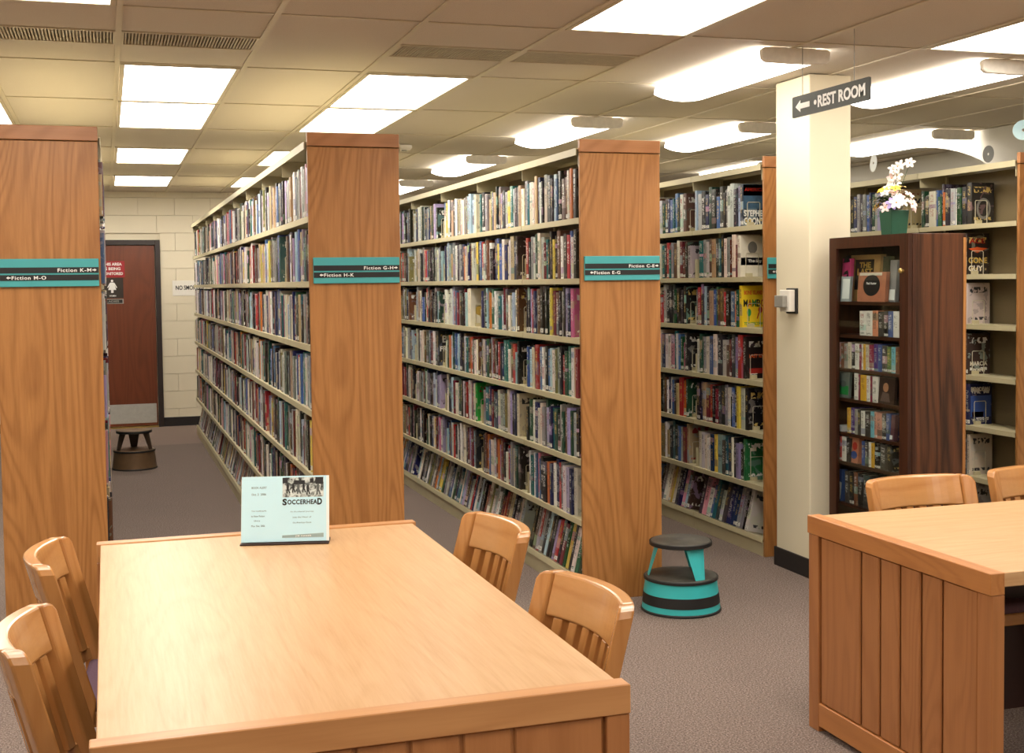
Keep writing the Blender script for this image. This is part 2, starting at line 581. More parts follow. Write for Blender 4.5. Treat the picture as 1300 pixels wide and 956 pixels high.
# ------------------------------------------------------------------ the room
CZ = 2.6
XL, XR, YB, YF = -3.5, 5.97, -3.2, 14.45
struct('floor', MB().box(XL - 0.1, 7.0, YB - 0.1, 12.75, -0.1, 0.0), M['carpet'])
fb = struct('floor', MB().box(XL - 0.1, 7.0, 12.75, YF + 0.1, -0.1, 0.0), M['carpet_back'])
struct('wall_left', MB().box(XL - 0.1, XL, YB, YF, 0, CZ), M['wall'])
struct('wall_front', MB().box(XL - 0.1, 7.0, YB - 0.1, YB, 0, CZ), M['wall'])
# right wall: a wall with a wide low arched opening into an alcove, whose own wall stands further out
arch = [(YB, 0.0), (7.2, 0.0), (7.2, 2.0)]
for k in range(0, 15):
    a = PI - k / 14 * PI / 2
    arch.append((8.5 + 1.3 * math.cos(a), 2.0 + 0.56 * math.sin(a)))
arch += [(YF, 2.56), (YF, CZ), (YB, CZ)]
wr = MB()
# strips so that every face stays convex
for (ya, za), (yb, zb) in zip(arch[2:-3], arch[3:-2]):
    if yb - ya > 1e-4:
        wr.prism([(ya, za), (yb, zb), (yb, CZ), (ya, CZ)], 'X', XR, XR + 0.12)
wr.box(XR, XR + 0.12, YB, 7.2, 0, CZ)
struct('wall_right', wr, M['plaster'])
struct('wall_right_alcove', MB().box(6.7, 6.8, YB, YF, 0, CZ), M['plaster'])

# back wall of painted concrete blocks: the pieces that can be told apart are blocks of their own
wb = struct('wall_back', MB().box(XL - 0.1, 7.0, YF + 0.03, YF + 0.13, 0, CZ), M['wall'])
BW, BH, JT = 0.39, 0.195, 0.0035
blk = {}
def block_mesh(w, h):
    key = (round(w, 4), round(h, 4))
    if key not in blk:
        blk[key] = MB().box(0, w, 0, 0.03, 0, h).mesh('block', (0, 0, 0), 0.0)
        blk[key].materials.append(M['wall'])
    return blk[key]
DX0, DX1, DH = -0.42, 0.575, 2.07     # door opening with its frame
row = 0
z = 0.0
while z < CZ - 0.01:
    h = min(BH, CZ - z)
    x = -1.6 + (BW / 2 if row % 2 else 0)
    while x < 1.75:
        a, b = x, x + BW
        if z + 0.02 < DH:
            if a < DX1 and b > DX0:
                if a < DX0 - 0.02:
                    b = DX0
                elif b > DX1 + 0.02:
                    a = DX1
                else:
                    x += BW
                    continue
        shared('block', block_mesh(b - a - JT, h - JT), wb, (a + JT / 2, YF, z + JT / 2))
        x += BW
    z += BH
    row += 1
# plain upper part of the wall beyond the blocks
struct('wall_back_panel', MB().box(XL, -1.6, YF + 0.002, YF + 0.03, 0, CZ).box(2.0, 7.0, YF + 0.002, YF + 0.03, 0, CZ), M['wall'], wb)
struct('baseboard_back', MB().box(DX1 + 0.001, 6.6, YF - 0.012, YF, 0, 0.1).box(XL, DX0 - 0.001, YF - 0.012, YF, 0, 0.1), M['trim'], None, 0.002)

# door in the back wall
dr = bpy.data.objects.new('door_1', None)
COL.objects.link(dr)
dr.location = (0.08, YF, 0)
dr['kind'] = 'structure'
dr['label'] = 'dark brown wooden restroom door with steel kick plate in a black frame'
part('door_panel', MB().box(DX0 + 0.06, DX1 - 0.06, YF - 0.005, YF + 0.025, 0.02, DH - 0.06), M['door'], dr, 0.003)
part('door_frame', MB().box(DX0, DX0 + 0.055, YF - 0.03, YF + 0.03, 0, DH).box(DX1 - 0.055, DX1, YF - 0.03, YF + 0.03, 0, DH)
     .box(DX0 + 0.055, DX1 - 0.055, YF - 0.03, YF + 0.03, DH - 0.055, DH), M['dark_paint'], dr, 0.003)
part('kick_plate', MB().box(DX0 + 0.075, DX1 - 0.075, YF - 0.008, YF - 0.0055, 0.05, 0.262), M['steel'], dr)
part('threshold', MB().box(DX0 + 0.056, DX1 - 0.056, YF - 0.05, YF + 0.02, 0.0, 0.015), M['brass'], dr)

# column with its dark base trim
cl = struct('column', MB().box(3.44, 3.683, 5.68, 6.02, 0, CZ - 0.002), M['column'], None, 0.006)
struct('base_trim', MB().box(3.43, 3.693, 5.67, 5.68, 0.0, 0.1).box(3.43, 3.44, 5.68, 6.03, 0.0, 0.1).box(3.683, 3.693, 5.68, 6.03, 0, 0.1)
       .box(3.44, 3.683, 6.02, 6.03, 0, 0.1), M['trim'], cl)

# ------------------------------------------------------------------ ceiling
GX, GY, SX, SY = 0.075, 4.956, 0.583, 1.237
ce = struct('ceiling', MB().box(XL - 0.1, 7.0, YB - 0.1, YF + 0.1, CZ + 0.03, CZ + 0.12), M['tile'])
KX = range(-6, 12)
KY = range(-7, 8)
def cell(i, j):
    return GX + i * SX, GY + j * SY
lights = {}
for i, js in {-2: (1, 2, 4, 6), 0: (1, 2, 4, 6), 2: (1, 2, 4, 6), -1: (-1, -2, -4, -5), 3: (-1, -2, -4, -5), 6: (-1, -2, -4, -5), -4: (-1, -2, 1, 2)}.items():
    for j in js:
        lights[(i, j)] = True
vents = {(-2, 0), (-1, 0), (0, 0), (2, 0), (3, 0)}
tile_me = {}
def tile_mesh(w, l):
    k = (round(w, 3), round(l, 3))
    if k not in tile_me:
        tile_me[k] = MB().box(0, w, 0, l, 0, 0.018).mesh('ceiling_tile', (0, 0, 0), 0.002, 1)
        tile_me[k].materials.append(M['tile'])
    return tile_me[k]
BAR = 0.024
for i in KX:
    for j in KY:
        x, y = cell(i, j)
        x1, y1 = min(x + SX, 6.9), min(y + SY, YF)
        x0c, y0c = max(x, XL), max(y, YB)
        if x1 - x0c < 0.1 or y1 - y0c < 0.1 or (i, j) in lights:
            continue
        if (i, j) in vents:
            spans = [(y0c, y + 0.487), (y + 0.777, y1)]
        else:
            spans = [(y0c, y1)]
        for a, b in spans:
            shared('ceiling_tile', tile_mesh(x1 - x0c - 0.006, b - a - 0.006), ce, (x0c + 0.003, a + 0.003, CZ + 0.003))
for i in KX:
    x = GX + i * SX
    if XL < x < 6.9:
        part('ceiling_grid_runner', MB().box(x - BAR / 2, x + BAR / 2, YB, YF, CZ - 0.004, CZ + 0.002).box(x - 0.003, x + 0.003, YB, YF, CZ + 0.002, CZ + 0.03), M['tbar'], ce)
for j in KY:
    y = GY + j * SY
    if YB < y < YF:
        part('ceiling_grid_cross_bar', MB().box(XL, 6.9, y - 0.008, y + 0.008, CZ - 0.002, CZ + 0.002), M['tbar'], ce)
part('ceiling_edge_angle', MB().box(XL, 6.9, YF - 0.03, YF, CZ - 0.004, CZ + 0.002), M['tbar'], ce)

# recessed troffers
names_i = {-4: 'far beyond the oak panel', -2: 'over the Fiction M-O bookcase', -1: 'before the Fiction M-O bookcase', 0: 'over the aisle with the brown door',
           2: 'between the Fiction H-K and E-G bookcases', 3: 'above the reading table aisle', 6: 'beyond the rest room sign'}
lp_frame = MB()
w_, l_ = SX - 0.03, SY - 0.03
lp_frame.box(0.0, w_, 0, 0.02, -0.006, 0.02).box(0, w_, l_ - 0.02, l_, -0.006, 0.02).box(0, 0.02, 0.02, l_ - 0.02, -0.006, 0.02).box(w_ - 0.02, w_, 0.02, l_ - 0.02, -0.006, 0.02)
lf_me = lp_frame.mesh('frame')
lf_me.materials.append(M['tbar'])
ld_me = MB().box(0.014, w_ - 0.014, 0.014, l_ - 0.014, 0.0, 0.01).mesh('diffuser')
ld_me.materials.append(M['panel'])
jn = {-5: 'last one back', -4: 'fourth back', -2: 'second back', -1: 'nearest of its row', 1: 'first of its row',
      2: 'second of its row', 4: 'third of its row', 6: 'last by the wall'}
for (i, j) in sorted(lights):
    x, y = cell(i, j)
    t = thing('ceiling_light', 'recessed light panel %s, %s' % (names_i[i], jn[j]), 'light', (x + 0.015, y + 0.015, CZ), 'recessed light panels in the ceiling')
    shared('frame', lf_me, t, (x + 0.015, y + 0.015, CZ))
    shared('diffuser', ld_me, t, (x + 0.015, y + 0.015, CZ))

# slot air vents
vb = MB().box(0.012, SX - 0.012, 0.0, 0.285, 0.016, 0.02).mesh('cavity')
vb.materials.append(M['vent_dark'])
vf = MB().box(0.012, SX - 0.012, 0.0, 0.012, -0.003, 0.018).box(0.012, SX - 0.012, 0.273, 0.285, -0.003, 0.018).box(0.012, 0.022, 0.012, 0.273, -0.003, 0.018).box(SX - 0.022, SX - 0.012, 0.012, 0.273, -0.003, 0.018).mesh('frame')
vf.materials.append(M['tbar'])
vl = MB()
for k in range(40):
    xx = 0.03 + k * (SX - 0.06) / 39
    vl.box(xx - 0.0035, xx + 0.0035, 0.012, 0.273, 0.0, 0.014)
vl = vl.mesh('louvre')
vl.materials.append(M['vent'])
vn = {-2: 'furthest towards the bare wall side', -1: 'over the top of the Fiction M-O panel', 0: 'in front of the paired light panels over the aisle', 2: 'above the Fiction H-K end panel', 3: 'beside the large overhead light panel'}
for (i, j) in sorted(vents):
    x, y = cell(i, j)
    t = thing('air_vent', 'grey brown slotted ceiling air vent %s' % vn[i], 'vent', (x, y + 0.489, CZ), 'slot vents in the ceiling')
    shared('cavity', vb, t, (x, y + 0.489, CZ))
    shared('frame', vf, t, (x, y + 0.489, CZ))
    lo = shared('louvres', vl, t, (x, y + 0.489, CZ))
    lo['kind'] = 'stuff'

# surface mounted wraparound fixtures
FW, FL, FH = 0.33, 1.2, 0.082
prof = [(-0.158, 0.0), (-0.166, -0.042), (-0.112, -0.060), (-0.056, -0.070), (0, -0.073), (0.056, -0.070), (0.112, -0.060), (0.166, -0.042), (0.158, 0.0)]
lens_me = MB().prism(prof[::-1], 'Y', 0.03, FL - 0.006).mesh('lens')
lens_me.materials.append(M['lens'])
capp = [(-0.16, 0.0), (-0.175, -0.012), (-0.172, -0.052), (-0.15, -0.066), (0, -0.07), (0.15, -0.066), (0.172, -0.052), (0.175, -0.012), (0.16, 0.0)]
cap_me = MB().prism(capp[::-1], 'Y', 0.0, 0.03).mesh('end_cap', (0, 0, 0), 0.003, 1)
cap_me.materials.append(M['cap_grey'])
pan_me = MB().box(-0.12, 0.12, 0.03, FL - 0.006, 0.0, 0.004).mesh('housing')
pan_me.materials.append(M['cap_grey'])
fx = [(3.0, 5.06, 'above the hanging rest room sign, nearest in its line'), (3.0, 7.48, 'second in line above the Fiction C-E aisle'),
      (3.0, 9.93, 'third in line above the Fiction C-E aisle'), (3.0, 12.38, 'last in line above the Fiction C-E aisle'),
      (4.19, 5.07, 'behind the rest room sign, over the walnut cabinet'), (4.19, 7.5, 'behind the white column'), (4.19, 9.95, 'hidden deep behind the white column'),
      (5.74, 7.55, 'near the arched wall, over the flowers'), (5.70, 9.97, 'near the arched wall, over the bookcase behind the column')]
for x, y, d in fx:
    t = thing('fluorescent_fixture', 'wraparound ceiling light fixture %s' % d, 'light', (x, y, CZ - 0.004), 'surface mounted fluorescent fixtures')
    shared('lens', lens_me, t, (x, y, CZ - 0.004))
    shared('end_cap', cap_me, t, (x, y, CZ - 0.004))
    shared('housing', pan_me, t, (x, y, CZ - 0.004))

sd = thing('smoke_detector', 'small white round smoke detector on the ceiling behind the Fiction G-H panel', 'detector', (2.166, 9.325, CZ - 0.004))
part('body', MB().lathe([(0.06, 0), (0.06, -0.02), (0.045, -0.035), (0.0, -0.036)], (2.166, 9.325, CZ - 0.004), 24), M['white'], sd)
part('sensor', MB().lathe([(0.02, -0.036), (0.02, -0.044), (0, -0.045)], (2.166, 9.325, CZ - 0.004), 16), M['grey'], sd)

# ------------------------------------------------------------------ bookcases
SEC = 0.872
ROWS = [1.86, 1.568, 1.278, 0.982, 0.688, 0.392, 0.105]      # top of each shelf, first = topmost
RW = 0.417
random.seed(11)
def shelf_mesh():
    L = SEC - 0.006
    pts = [(0.0, -0.026), (0.004, -0.026), (0.004, -0.004), (0.195, -0.004), (0.195, 0.0), (0.0, 0.0)]
    mb = MB()
    mb.box(0.0, 0.196, 0, L, -0.004, 0.0).box(0.0, 0.004, 0, L, -0.028, -0.004).box(0.004, 0.02, 0, L, -0.028, -0.024)
    me = mb.mesh('shelf')
    me.materials.append(M['shelf'])
    return me
SHELF_L = shelf_mesh()
SHELF_R = SHELF_L.copy()
for v in SHELF_R.vertices:
    v.co.x = -v.co.x
SHELF_R.flip_normals()
CANOPY = MB().box(-0.012, RW + 0.012, 0, SEC - 0.003, 0.0, 0.006).box(-0.012, -0.008, 0, SEC - 0.003, -0.028, 0.0).box(RW + 0.008, RW + 0.012, 0, SEC - 0.003, -0.028, 0.0).mesh('canopy')
CANOPY.materials.append(M['shelf'])
BASE = MB().box(0.0, 0.006, 0, SEC - 0.003, 0.0, 0.104 - 0.03).box(RW - 0.006, RW, 0, SEC - 0.003, 0.0, 0.104 - 0.03).mesh('base_front')
BASE.materials.append(M['shelf'])
POST = MB().box(-0.02, 0.02, -0.014, 0.014, 0.0, 2.17).mesh('upright')
POST.materials.append(M['shelf'])
BACK = MB().box(-0.003, 0.003, 0.015, SEC - 0.015, 0.0, 2.09).mesh('back_panel')
BACK.materials.append(M['back'])
def range_case(key, x0, y0, n, label, sign_right, sign_left, sides, sign_x=None):
    t = thing('library_bookcase', label, 'bookcase', (x0 + RW / 2, y0, 0), 'double-faced oak-ended library bookcases')
    xa, xb = x0, x0 + RW
    ep = part('end_panel', MB().box(xa, xb, y0, y0 + 0.02, 0.0, 2.168), M['oak'], t, 0.002, 1)
    part('end_rail', MB().box(xa - 0.001, xb + 0.001, y0 - 0.004, y0 + 0.022, 2.172, 2.232), M['oak_rail'], t, 0.002, 1)
    yb = y0 + 0.022
    for s in range(n):
        ys = yb + s * SEC
        shared('canopy', CANOPY, t, (xa, ys, 2.186))
        shared('base_front', BASE, t, (xa, ys, 0.0))
        for r_, z_ in enumerate(ROWS):
            if 'L' in sides:
                shared('shelf', SHELF_L, t, (xa, ys + 0.003, z_)).rotation_euler[1] = math.radians(13) if r_ == 6 else 0.0
            if 'R' in sides:
                shared('shelf', SHELF_R, t, (xb, ys + 0.003, z_)).rotation_euler[1] = math.radians(-13) if r_ == 6 else 0.0
    br = MB()
    for s in range(n + 1):
        ys = yb + s * SEC
        ys = min(max(ys, yb + 0.016), yb + n * SEC - 0.016)
        shared('upright', POST, t, ((xa + xb) / 2, ys, 0.0))
        for z_ in ROWS[:-1]:
            for sg, xx in ((1, xa), (-1, xb)):
                if ('L' if sg > 0 else 'R') in sides:
                    a, b = sorted((xx + sg * 0.018, xx + sg * 0.186))
                    br.box(a, b, ys - 0.0025, ys + 0.0025, z_ + 0.0005, z_ + 0.115)
        br.box(xa + 0.006, xb - 0.006, ys - 0.0025, ys + 0.0025, 2.105, 2.184)
    bo = part('shelf_brackets', br, M['shelf'], t)
    bo['kind'] = 'stuff'
    for s in range(n):
        shared('back_panel', BACK, t, ((xa + xb) / 2, yb + s * SEC, 0.08))
    if not (sign_right or sign_left):
        return t
    # sign
    if sign_x:
        sa, sb = sign_x
    else:
        sa, sb = xa + 0.016, xb - 0.008
    z0, z1 = 1.557, 1.674
    yf = y0 - 0.014
    sg = part('range_sign', MB().box(sa, sb, yf, y0 - 0.0005, z0, z1), M['sign_teal'], t, 0.0015, 1, label='turquoise range sign with two black lettered strips')
    part('sign_strip', MB().box(sa + 0.001, sb - 0.001, yf - 0.002, yf, z0 + 0.057, z0 + 0.081), M['black'], sg)
    part('sign_strip', MB().box(sa + 0.001, sb - 0.001, yf - 0.002, yf, z0 + 0.026, z0 + 0.050), M['black'], sg)
    e1, e2 = (1, 0, 0), (0, 0, 1)
    if sign_right:
        w = 0.135
        lettering(sign_right, (sb - 0.03 - w, yf - 0.002, z0 + 0.061), e1, e2, 0.0150, M['white_print'], sg, w, 0.02, 1.15)
        flat_shape('arrow', [(0, 0.003), (0.008, 0.003), (0.008, -0.001), (0.017, 0.0055), (0.008, 0.012), (0.008, 0.008), (0, 0.008)], (sb - 0.026, yf - 0.002, z0 + 0.0635), e1, e2, M['white_print'], sg)
    if sign_left:
        w = 0.135 if '-' in sign_left else 0.09
        lettering(sign_left, (sa + 0.047, yf - 0.002, z0 + 0.030), e1, e2, 0.0150, M['white_print'], sg, w, 0.02, 1.15)
        flat_shape('arrow', [(0.0, 0.0055), (0.009, -0.001), (0.009, 0.003), (0.017, 0.003), (0.017, 0.008), (0.009, 0.008), (0.009, 0.012)], (sa + 0.026, yf - 0.002, z0 + 0.0325), e1, e2, M['white_print'], sg)
    return t

RANGES = {
    'MO': (-0.437, 5.64, 9, 'long bookcase with oak end panel signed Fiction M-O, before the brown door', 'Fiction K-M', 'Fiction M-O', 'R', 'signed Fiction M-O'),
    'GH': (0.868, 5.64, 9, 'long bookcase with oak end panel signed Fiction H-K, behind the reading table', 'Fiction G-H', 'Fiction H-K', 'LR', 'signed Fiction H-K'),
    'CE': (2.167, 5.64, 9, 'long bookcase with oak end panel signed Fiction E-G, beside the turquoise stool', 'Fiction C-E', 'Fiction E-G', 'LR', 'signed Fiction E-G'),
    'AC': (3.47, 6.20, 7, 'bookcase with oak end panel half hidden behind the white column', None, 'Fiction', 'LR', 'behind the white column'),
    'RR': (4.772, 5.72, 6, 'bookcase with oak end panel at the picture edge, behind the walnut cabinet', None, None, 'LR', 'behind the walnut cabinet'),
}
for k, (x0, y0, n, lab, sr, sl, sd_, ph) in RANGES.items():
    range_case(k, x0, y0, n, lab, sr, sl, sd_)

# ------------------------------------------------------------------ books
PAL = [('cream', (226, 218, 200), 13), ('white', (236, 234, 228), 8), ('pale grey', (190, 190, 186), 8), ('grey', (134, 134, 132), 7), ('black', (30, 28, 30), 16),
       ('charcoal', (62, 60, 62), 7), ('navy', (36, 46, 86), 8), ('blue', (66, 98, 150), 5), ('teal', (42, 104, 108), 4), ('dark green', (32, 76, 52), 5),
       ('olive', (124, 122, 76), 2), ('maroon', (108, 34, 44), 6), ('red', (172, 48, 48), 4), ('orange', (204, 116, 56), 2), ('yellow', (218, 192, 84), 2),
       ('tan', (188, 160, 122), 6), ('brown', (98, 68, 48), 6), ('pink', (204, 134, 154), 2), ('lilac', (164, 150, 190), 2), ('pale blue', (164, 188, 204), 5)]
PALW = [p[2] for p in PAL]
PALD = {p[0]: p[1] for p in PAL}
PAGE = lin((222, 212, 186))
# fixed book topology: U-shaped jacket (10 profile points) and a page block
def book_verts(t, h, d):
    b = min(0.0028, t * 0.16)
    pr = [(d, 0), (0.004, 0), (0, t * 0.16), (0, t * 0.84), (0.004, t), (d, t), (d, t - b), (0.007, t - b), (0.007, b), (d, b)]
    vs_ = [(x, y, 0) for x, y in pr] + [(x, y, h) for x, y in pr]
    p0, p1 = 0.007, d - 0.004
    vs_ += [(x, y, z_) for z_ in (0.004, h - 0.004) for x, y in ((p0, b), (p1, b), (p1, t - b), (p0, t - b))]
    return vs_
BF, BKIND = [], []
for i in range(10):
    BF.append((i, (i + 1) % 10, 10 + (i + 1) % 10, 10 + i))
    BKIND.append({0: 1, 4: 1, 1: 0, 2: 0, 3: 0}.get(i, 3))
for a, b, c, d in ((0, 9, 8, 1), (1, 8, 7, 4), (4, 7, 6, 5)):
    BF.append((a, b, c, d)); BKIND.append(3)
    BF.append((10 + d, 10 + c, 10 + b, 10 + a)); BKIND.append(3)
BF.append((1, 4, 3, 2)); BKIND.append(3)
BF.append((12, 13, 14, 11)); BKIND.append(3)
q = 20
for f in ((q + 4, q + 5, q + 6, q + 7), (q + 3, q + 2, q + 1, q), (q + 1, q + 2, q + 6, q + 5)):
    BF.append(f); BKIND.append(2)
BF = [tuple(reversed(f)) if False else f for f in BF]
BKIND = np.array(BKIND)
NF = len(BF)
LOOPS = np.array([i for f in BF for i in f])
def book_uv(t, h, d, vs_):
    out = []
    for f, k in zip(BF, BKIND):
        for i in f:
            x, y, z_ = vs_[i]
            if k == 0:
                out.append((y / t, z_ / h))
            else:
                out.append((x / d, z_ / h))
    return out

def fill_attrs(me, cols, bks, uvs):
    a = me.attributes.new('col', 'FLOAT_COLOR', 'FACE')
    a.data.foreach_set('color', np.asarray(cols, dtype=np.float32).ravel())
    a = me.attributes.new('bk', 'FLOAT_VECTOR', 'FACE')
    a.data.foreach_set('vector', np.asarray(bks, dtype=np.float32).ravel())
    uv = me.uv_layers.new(name='UVMap')
    uv.data.foreach_set('uv', np.asarray(uvs, dtype=np.float32).ravel())

def book_data(col, seed):
    cols = np.empty((NF, 4), np.float32)
    cols[:] = (*lin(col), 1)
    cols[BKIND == 2] = (*PAGE, 1)
    bk = np.zeros((NF, 3), np.float32)
    bk[:, 0] = seed
    bk[:, 1] = BKIND
    return cols, bk

class Book:
    __slots__ = ('t', 'h', 'd', 'col', 'cname', 'seed', 'pos', 'side', 'tilt', 'lean', 'score', 'label', 'rng', 'row', 'idx', 'special', 'sec')
    def matrix(self):
        m = Matrix.Translation(self.pos)
        if self.side == 'R':
            m = m @ Matrix.Rotation(PI, 4, 'Z')
        if self.tilt:
            m = m @ Matrix.Rotation(self.tilt, 4, 'Y')
        if self.lean:
            m = m @ Matrix.Rotation(self.lean, 4, 'X')
        return m
rnd = random.Random(5)
def make_book(t, h, d, cname, col):
    b = Book()
    b.t, b.h, b.d, b.cname, b.col = t, h, d, cname, col
    b.seed = rnd.uniform(0, 97)
    b.side, b.tilt, b.lean, b.special, b.score = 'L', 0.0, 0.0, None, 0.0
    return b

# front covers the photograph shows at the near end of a run of books: (range, row, bay) -> (colour name, colour, special print, gap before it)
COVERS = {
    ('AC', 0, 0): ('black', (34, 44, 60), 'coonts', 0.25), ('AC', 1, 0): ('cream', (226, 220, 204), 'blueband', 0.27), ('AC', 2, 0): ('yellow', (236, 204, 40), 'mambo', 0.25),
    ('AC', 3, 0): ('black', (36, 26, 26), 'redtext', 0.22), ('AC', 4, 0): ('black', (30, 28, 32), None, 0.19), ('AC', 5, 0): ('dark green', (32, 100, 56), 'greenbook', 0.22),
    ('AC', 6, 0): ('pale grey', (204, 198, 192), None, 0.2),
    ('AC', 0, 1): ('brown', (92, 62, 52), None, 0.12), ('AC', 2, 1): ('black', (34, 30, 30), None, 0.12), ('AC', 3, 1): ('black', (38, 36, 40), None, 0.1),
    ('AC', 4, 1): ('dark green', (30, 66, 44), None, 0.1), ('AC', 6, 1): ('brown', (66, 44, 36), None, 0.1),
    ('RR', 0, 0): ('black', (42, 40, 38), 'ring', 0.40), ('RR', 1, 0): ('black', (40, 30, 28), 'good', 0.43), ('RR', 2, 0): ('pale grey', (206, 190, 184), None, 0.42),
    ('RR', 3, 0): ('brown', (70, 56, 52), 'marcia', 0.42), ('RR', 4, 0): ('navy', (44, 48, 82), 'west', 0.40), ('RR', 5, 0): ('cream', (204, 190, 172), None, 0.40), ('RR', 6, 0): ('pale grey', (180, 178, 178), None, 0.4),
    ('CE', 0, 0): ('black', (38, 34, 32), None, 0.07), ('CE', 1, 0): ('black', (36, 34, 30), None, 0.06), ('CE', 2, 0): ('pink', (188, 96, 140), None, 0.11),
    ('CE', 3, 0): ('maroon', (130, 50, 58), None, 0.06), ('CE', 4, 0): ('black', (50, 44, 44), None, 0.06), ('CE', 5, 0): ('pale grey', (196, 192, 178), 'frame', 0.10), ('CE', 6, 0): ('dark green', (54, 96, 70), None, 0.09),
    ('CE', 2, 2): ('cream', (230, 222, 196), 'sketch', 0.20), ('CE', 4, 2): ('bright green', (46, 150, 62), None, 0.10), ('CE', 0, 2): ('cream', (224, 216, 190), None, 0.08),
    ('CE', 4, 1): ('cream', (216, 206, 178), None, 0.12), ('CE', 1, 1): ('brown', (60, 48, 40), None, 0.12), ('CE', 5, 2): ('black', (34, 38, 48), None, 0.1), ('CE', 5, 1): ('black', (40, 34, 32), None, 0.1),
    ('CE', 3, 1): ('black', (36, 36, 36), None, 0.12), ('CE', 2, 1): ('brown', (98, 70, 46), None, 0.1), ('CE', 3, 3): ('black', (40, 40, 40), 'brfreem', 0.14),
    ('GH', 1, 1): ('teal', (62, 92, 92), None, 0.22), ('GH', 2, 0): ('black', (40, 36, 36), 'sh', 0.12), ('GH', 3, 0): ('blue', (86, 100, 128), None, 0.05), ('GH', 1, 0): ('pale grey', (196, 188, 180), None, 0.04),
}
ALL = []
BOOKENDS = []
for key, (x0, y0, n, lab, sr, sl, sides, phrase) in RANGES.items():
    yb = y0 + 0.022
    for side in sides:
        if (key == 'MO' and side == 'L') or (key in ('CE', 'AC', 'RR') and side == 'R'):
            continue
        for r_, zs in enumerate(ROWS):
            idx = 0
            for s in range(n):
                ya, ye = yb + s * SEC + 0.006, yb + (s + 1) * SEC - 0.006
                cov = COVERS.get((key, r_, s)) if side == 'L' else None
                if cov:
                    gap = cov[3]
                else:
                    gap = rnd.choice((0.003, 0.003, 0.01, 0.03, 0.05, 0.1, 0.14)) if not (side == 'L' and key in ('AC', 'RR') and s == 0) else 0.2
                y = ya + gap
                tall = rnd.uniform(-0.006, 0.006)
                first = True
                if gap > 0.098 and r_ < 6 and side == 'L':
                    BOOKENDS.append((key, r_, s, y, x0, zs))
                while True:
                    t = min(0.066, max(0.016, rnd.gauss(0.0385, 0.0105)))
                    if y + t > ye - 0.002:
                        break
                    i = rnd.choices(range(len(PAL)), PALW)[0]
                    cname, c = PAL[i][0], PAL[i][1]
                    j = rnd.uniform(0.86, 1.1)
                    c = tuple(min(245, max(8, v * j + rnd.uniform(-8, 8))) for v in c)
                    h = min(0.252, max(0.185, rnd.gauss(0.229, 0.014) + tall))
                    d = h * rnd.uniform(0.635, 0.675)
                    if rnd.random() < 0.06:
                        h, d = rnd.uniform(0.175, 0.19), 0.115
                    sp = None
                    if first and cov:
                        cname, c, sp = cov[0], cov[1], cov[2]
                        t, h, d = max(t, 0.03), 0.24, 0.158
                    b = make_book(t, h, d, cname, c)
                    b.rng, b.row, b.idx, b.side, b.special, b.sec = key, r_, idx, side, sp, s
                    pull = 0.008 + rnd.uniform(0, 0.012)
                    zz = zs + 0.0005
                    if r_ == 6:
                        b.tilt = math.radians(13)
                        zz = zs + 0.001
                        pull = 0.010 + rnd.uniform(0, 0.005)
                    if key == 'MO':      # these stand proud of the shelf edge
                        pull = -0.022 + rnd.uniform(0, 0.02)
                    if side == 'L':
                        b.pos = (x0 + pull, y, zz)
                    else:
                        b.pos = (x0 + RW - pull, y + t, zz)
                        if r_ == 6:
                            b.pos = (x0 + RW - pull, y + t, zz)
                    # how large its spine stands to the reader's eye at the camera's place
                    if side == 'L':
                        P = Vector(b.pos)
                        vis = {'GH': True, 'CE': P.y < 9.5, 'AC': P.y < 7.55, 'RR': (P.y < 7.3 if r_ == 0 else P.y < 6.25)}.get(key, False)
                        if key == 'RR' and r_ > 5:
                            vis = False
                        if vis:
                            dist = (P - Vector((0, 0, CAM_H))).length
                            b.score = t * h * P.x / dist ** 3
                            if first and gap > 0.06:
                                b.score += min(gap, d) * h * 0.6 * P.y / dist ** 3
                            if sp:
                                b.score += 1
                    ALL.append(b)
                    first = False
                    idx += 1
                    y += t + 0.0012
ALL.sort(key=lambda b: -b.score)
N_SINGLE = 320
singles, rest = ALL[:N_SINGLE], ALL[N_SINGLE:]
bookobj = {}
GROUPS = {'GH': 'books on the Fiction H-K bookcase', 'CE': 'books on the Fiction E-G bookcase', 'AC': 'books on the bookcase behind the white column', 'RR': 'books on the bookcase behind the walnut cabinet', 'MO': 'books on the Fiction M-O bookcase'}
for b in singles:
    me = bpy.data.meshes.new('book')
    vs_ = book_verts(b.t, b.h, b.d)
    me.from_pydata(vs_, [], BF)
    cols, bk = book_data(b.col, b.seed)
    fill_attrs(me, cols, bk, book_uv(b.t, b.h, b.d, vs_))
    me.materials.append(M['book'])
    o = link_obj('book', me)
    o.matrix_world = b.matrix()
    tag(o, '%s book, %s from the end panel, %s shelf down, bookcase %s' % (b.cname, ordinal(b.idx + 1), ordinal(b.row + 1), RANGES[b.rng][7]), 'book', GROUPS[b.rng])
    bookobj[(b.rng, b.row, b.sec, b.special)] = (o, b)
V, F_, CC, BB, UU = [], [], [], [], []
faces = np.array([list(f) for f in BF])
for k, b in enumerate(rest):
    vs_ = book_verts(b.t, b.h, b.d)
    m = np.array(b.matrix())
    a = np.array(vs_)
    V.append(a @ m[:3, :3].T + m[:3, 3])
    F_.append(faces + 28 * k)
    c, bk = book_data(b.col, b.seed)
    CC.append(c)
    BB.append(bk)
    UU.append(book_uv(b.t, b.h, b.d, vs_))
me = bpy.data.meshes.new('books')
V = np.concatenate(V)
F_ = np.concatenate(F_)
me.from_pydata(V.tolist(), [], F_.tolist())
fill_attrs(me, np.concatenate(CC), np.concatenate(BB), np.concatenate([np.array(u) for u in UU]))
me.materials.append(M['book'])
bs = link_obj('books', me)
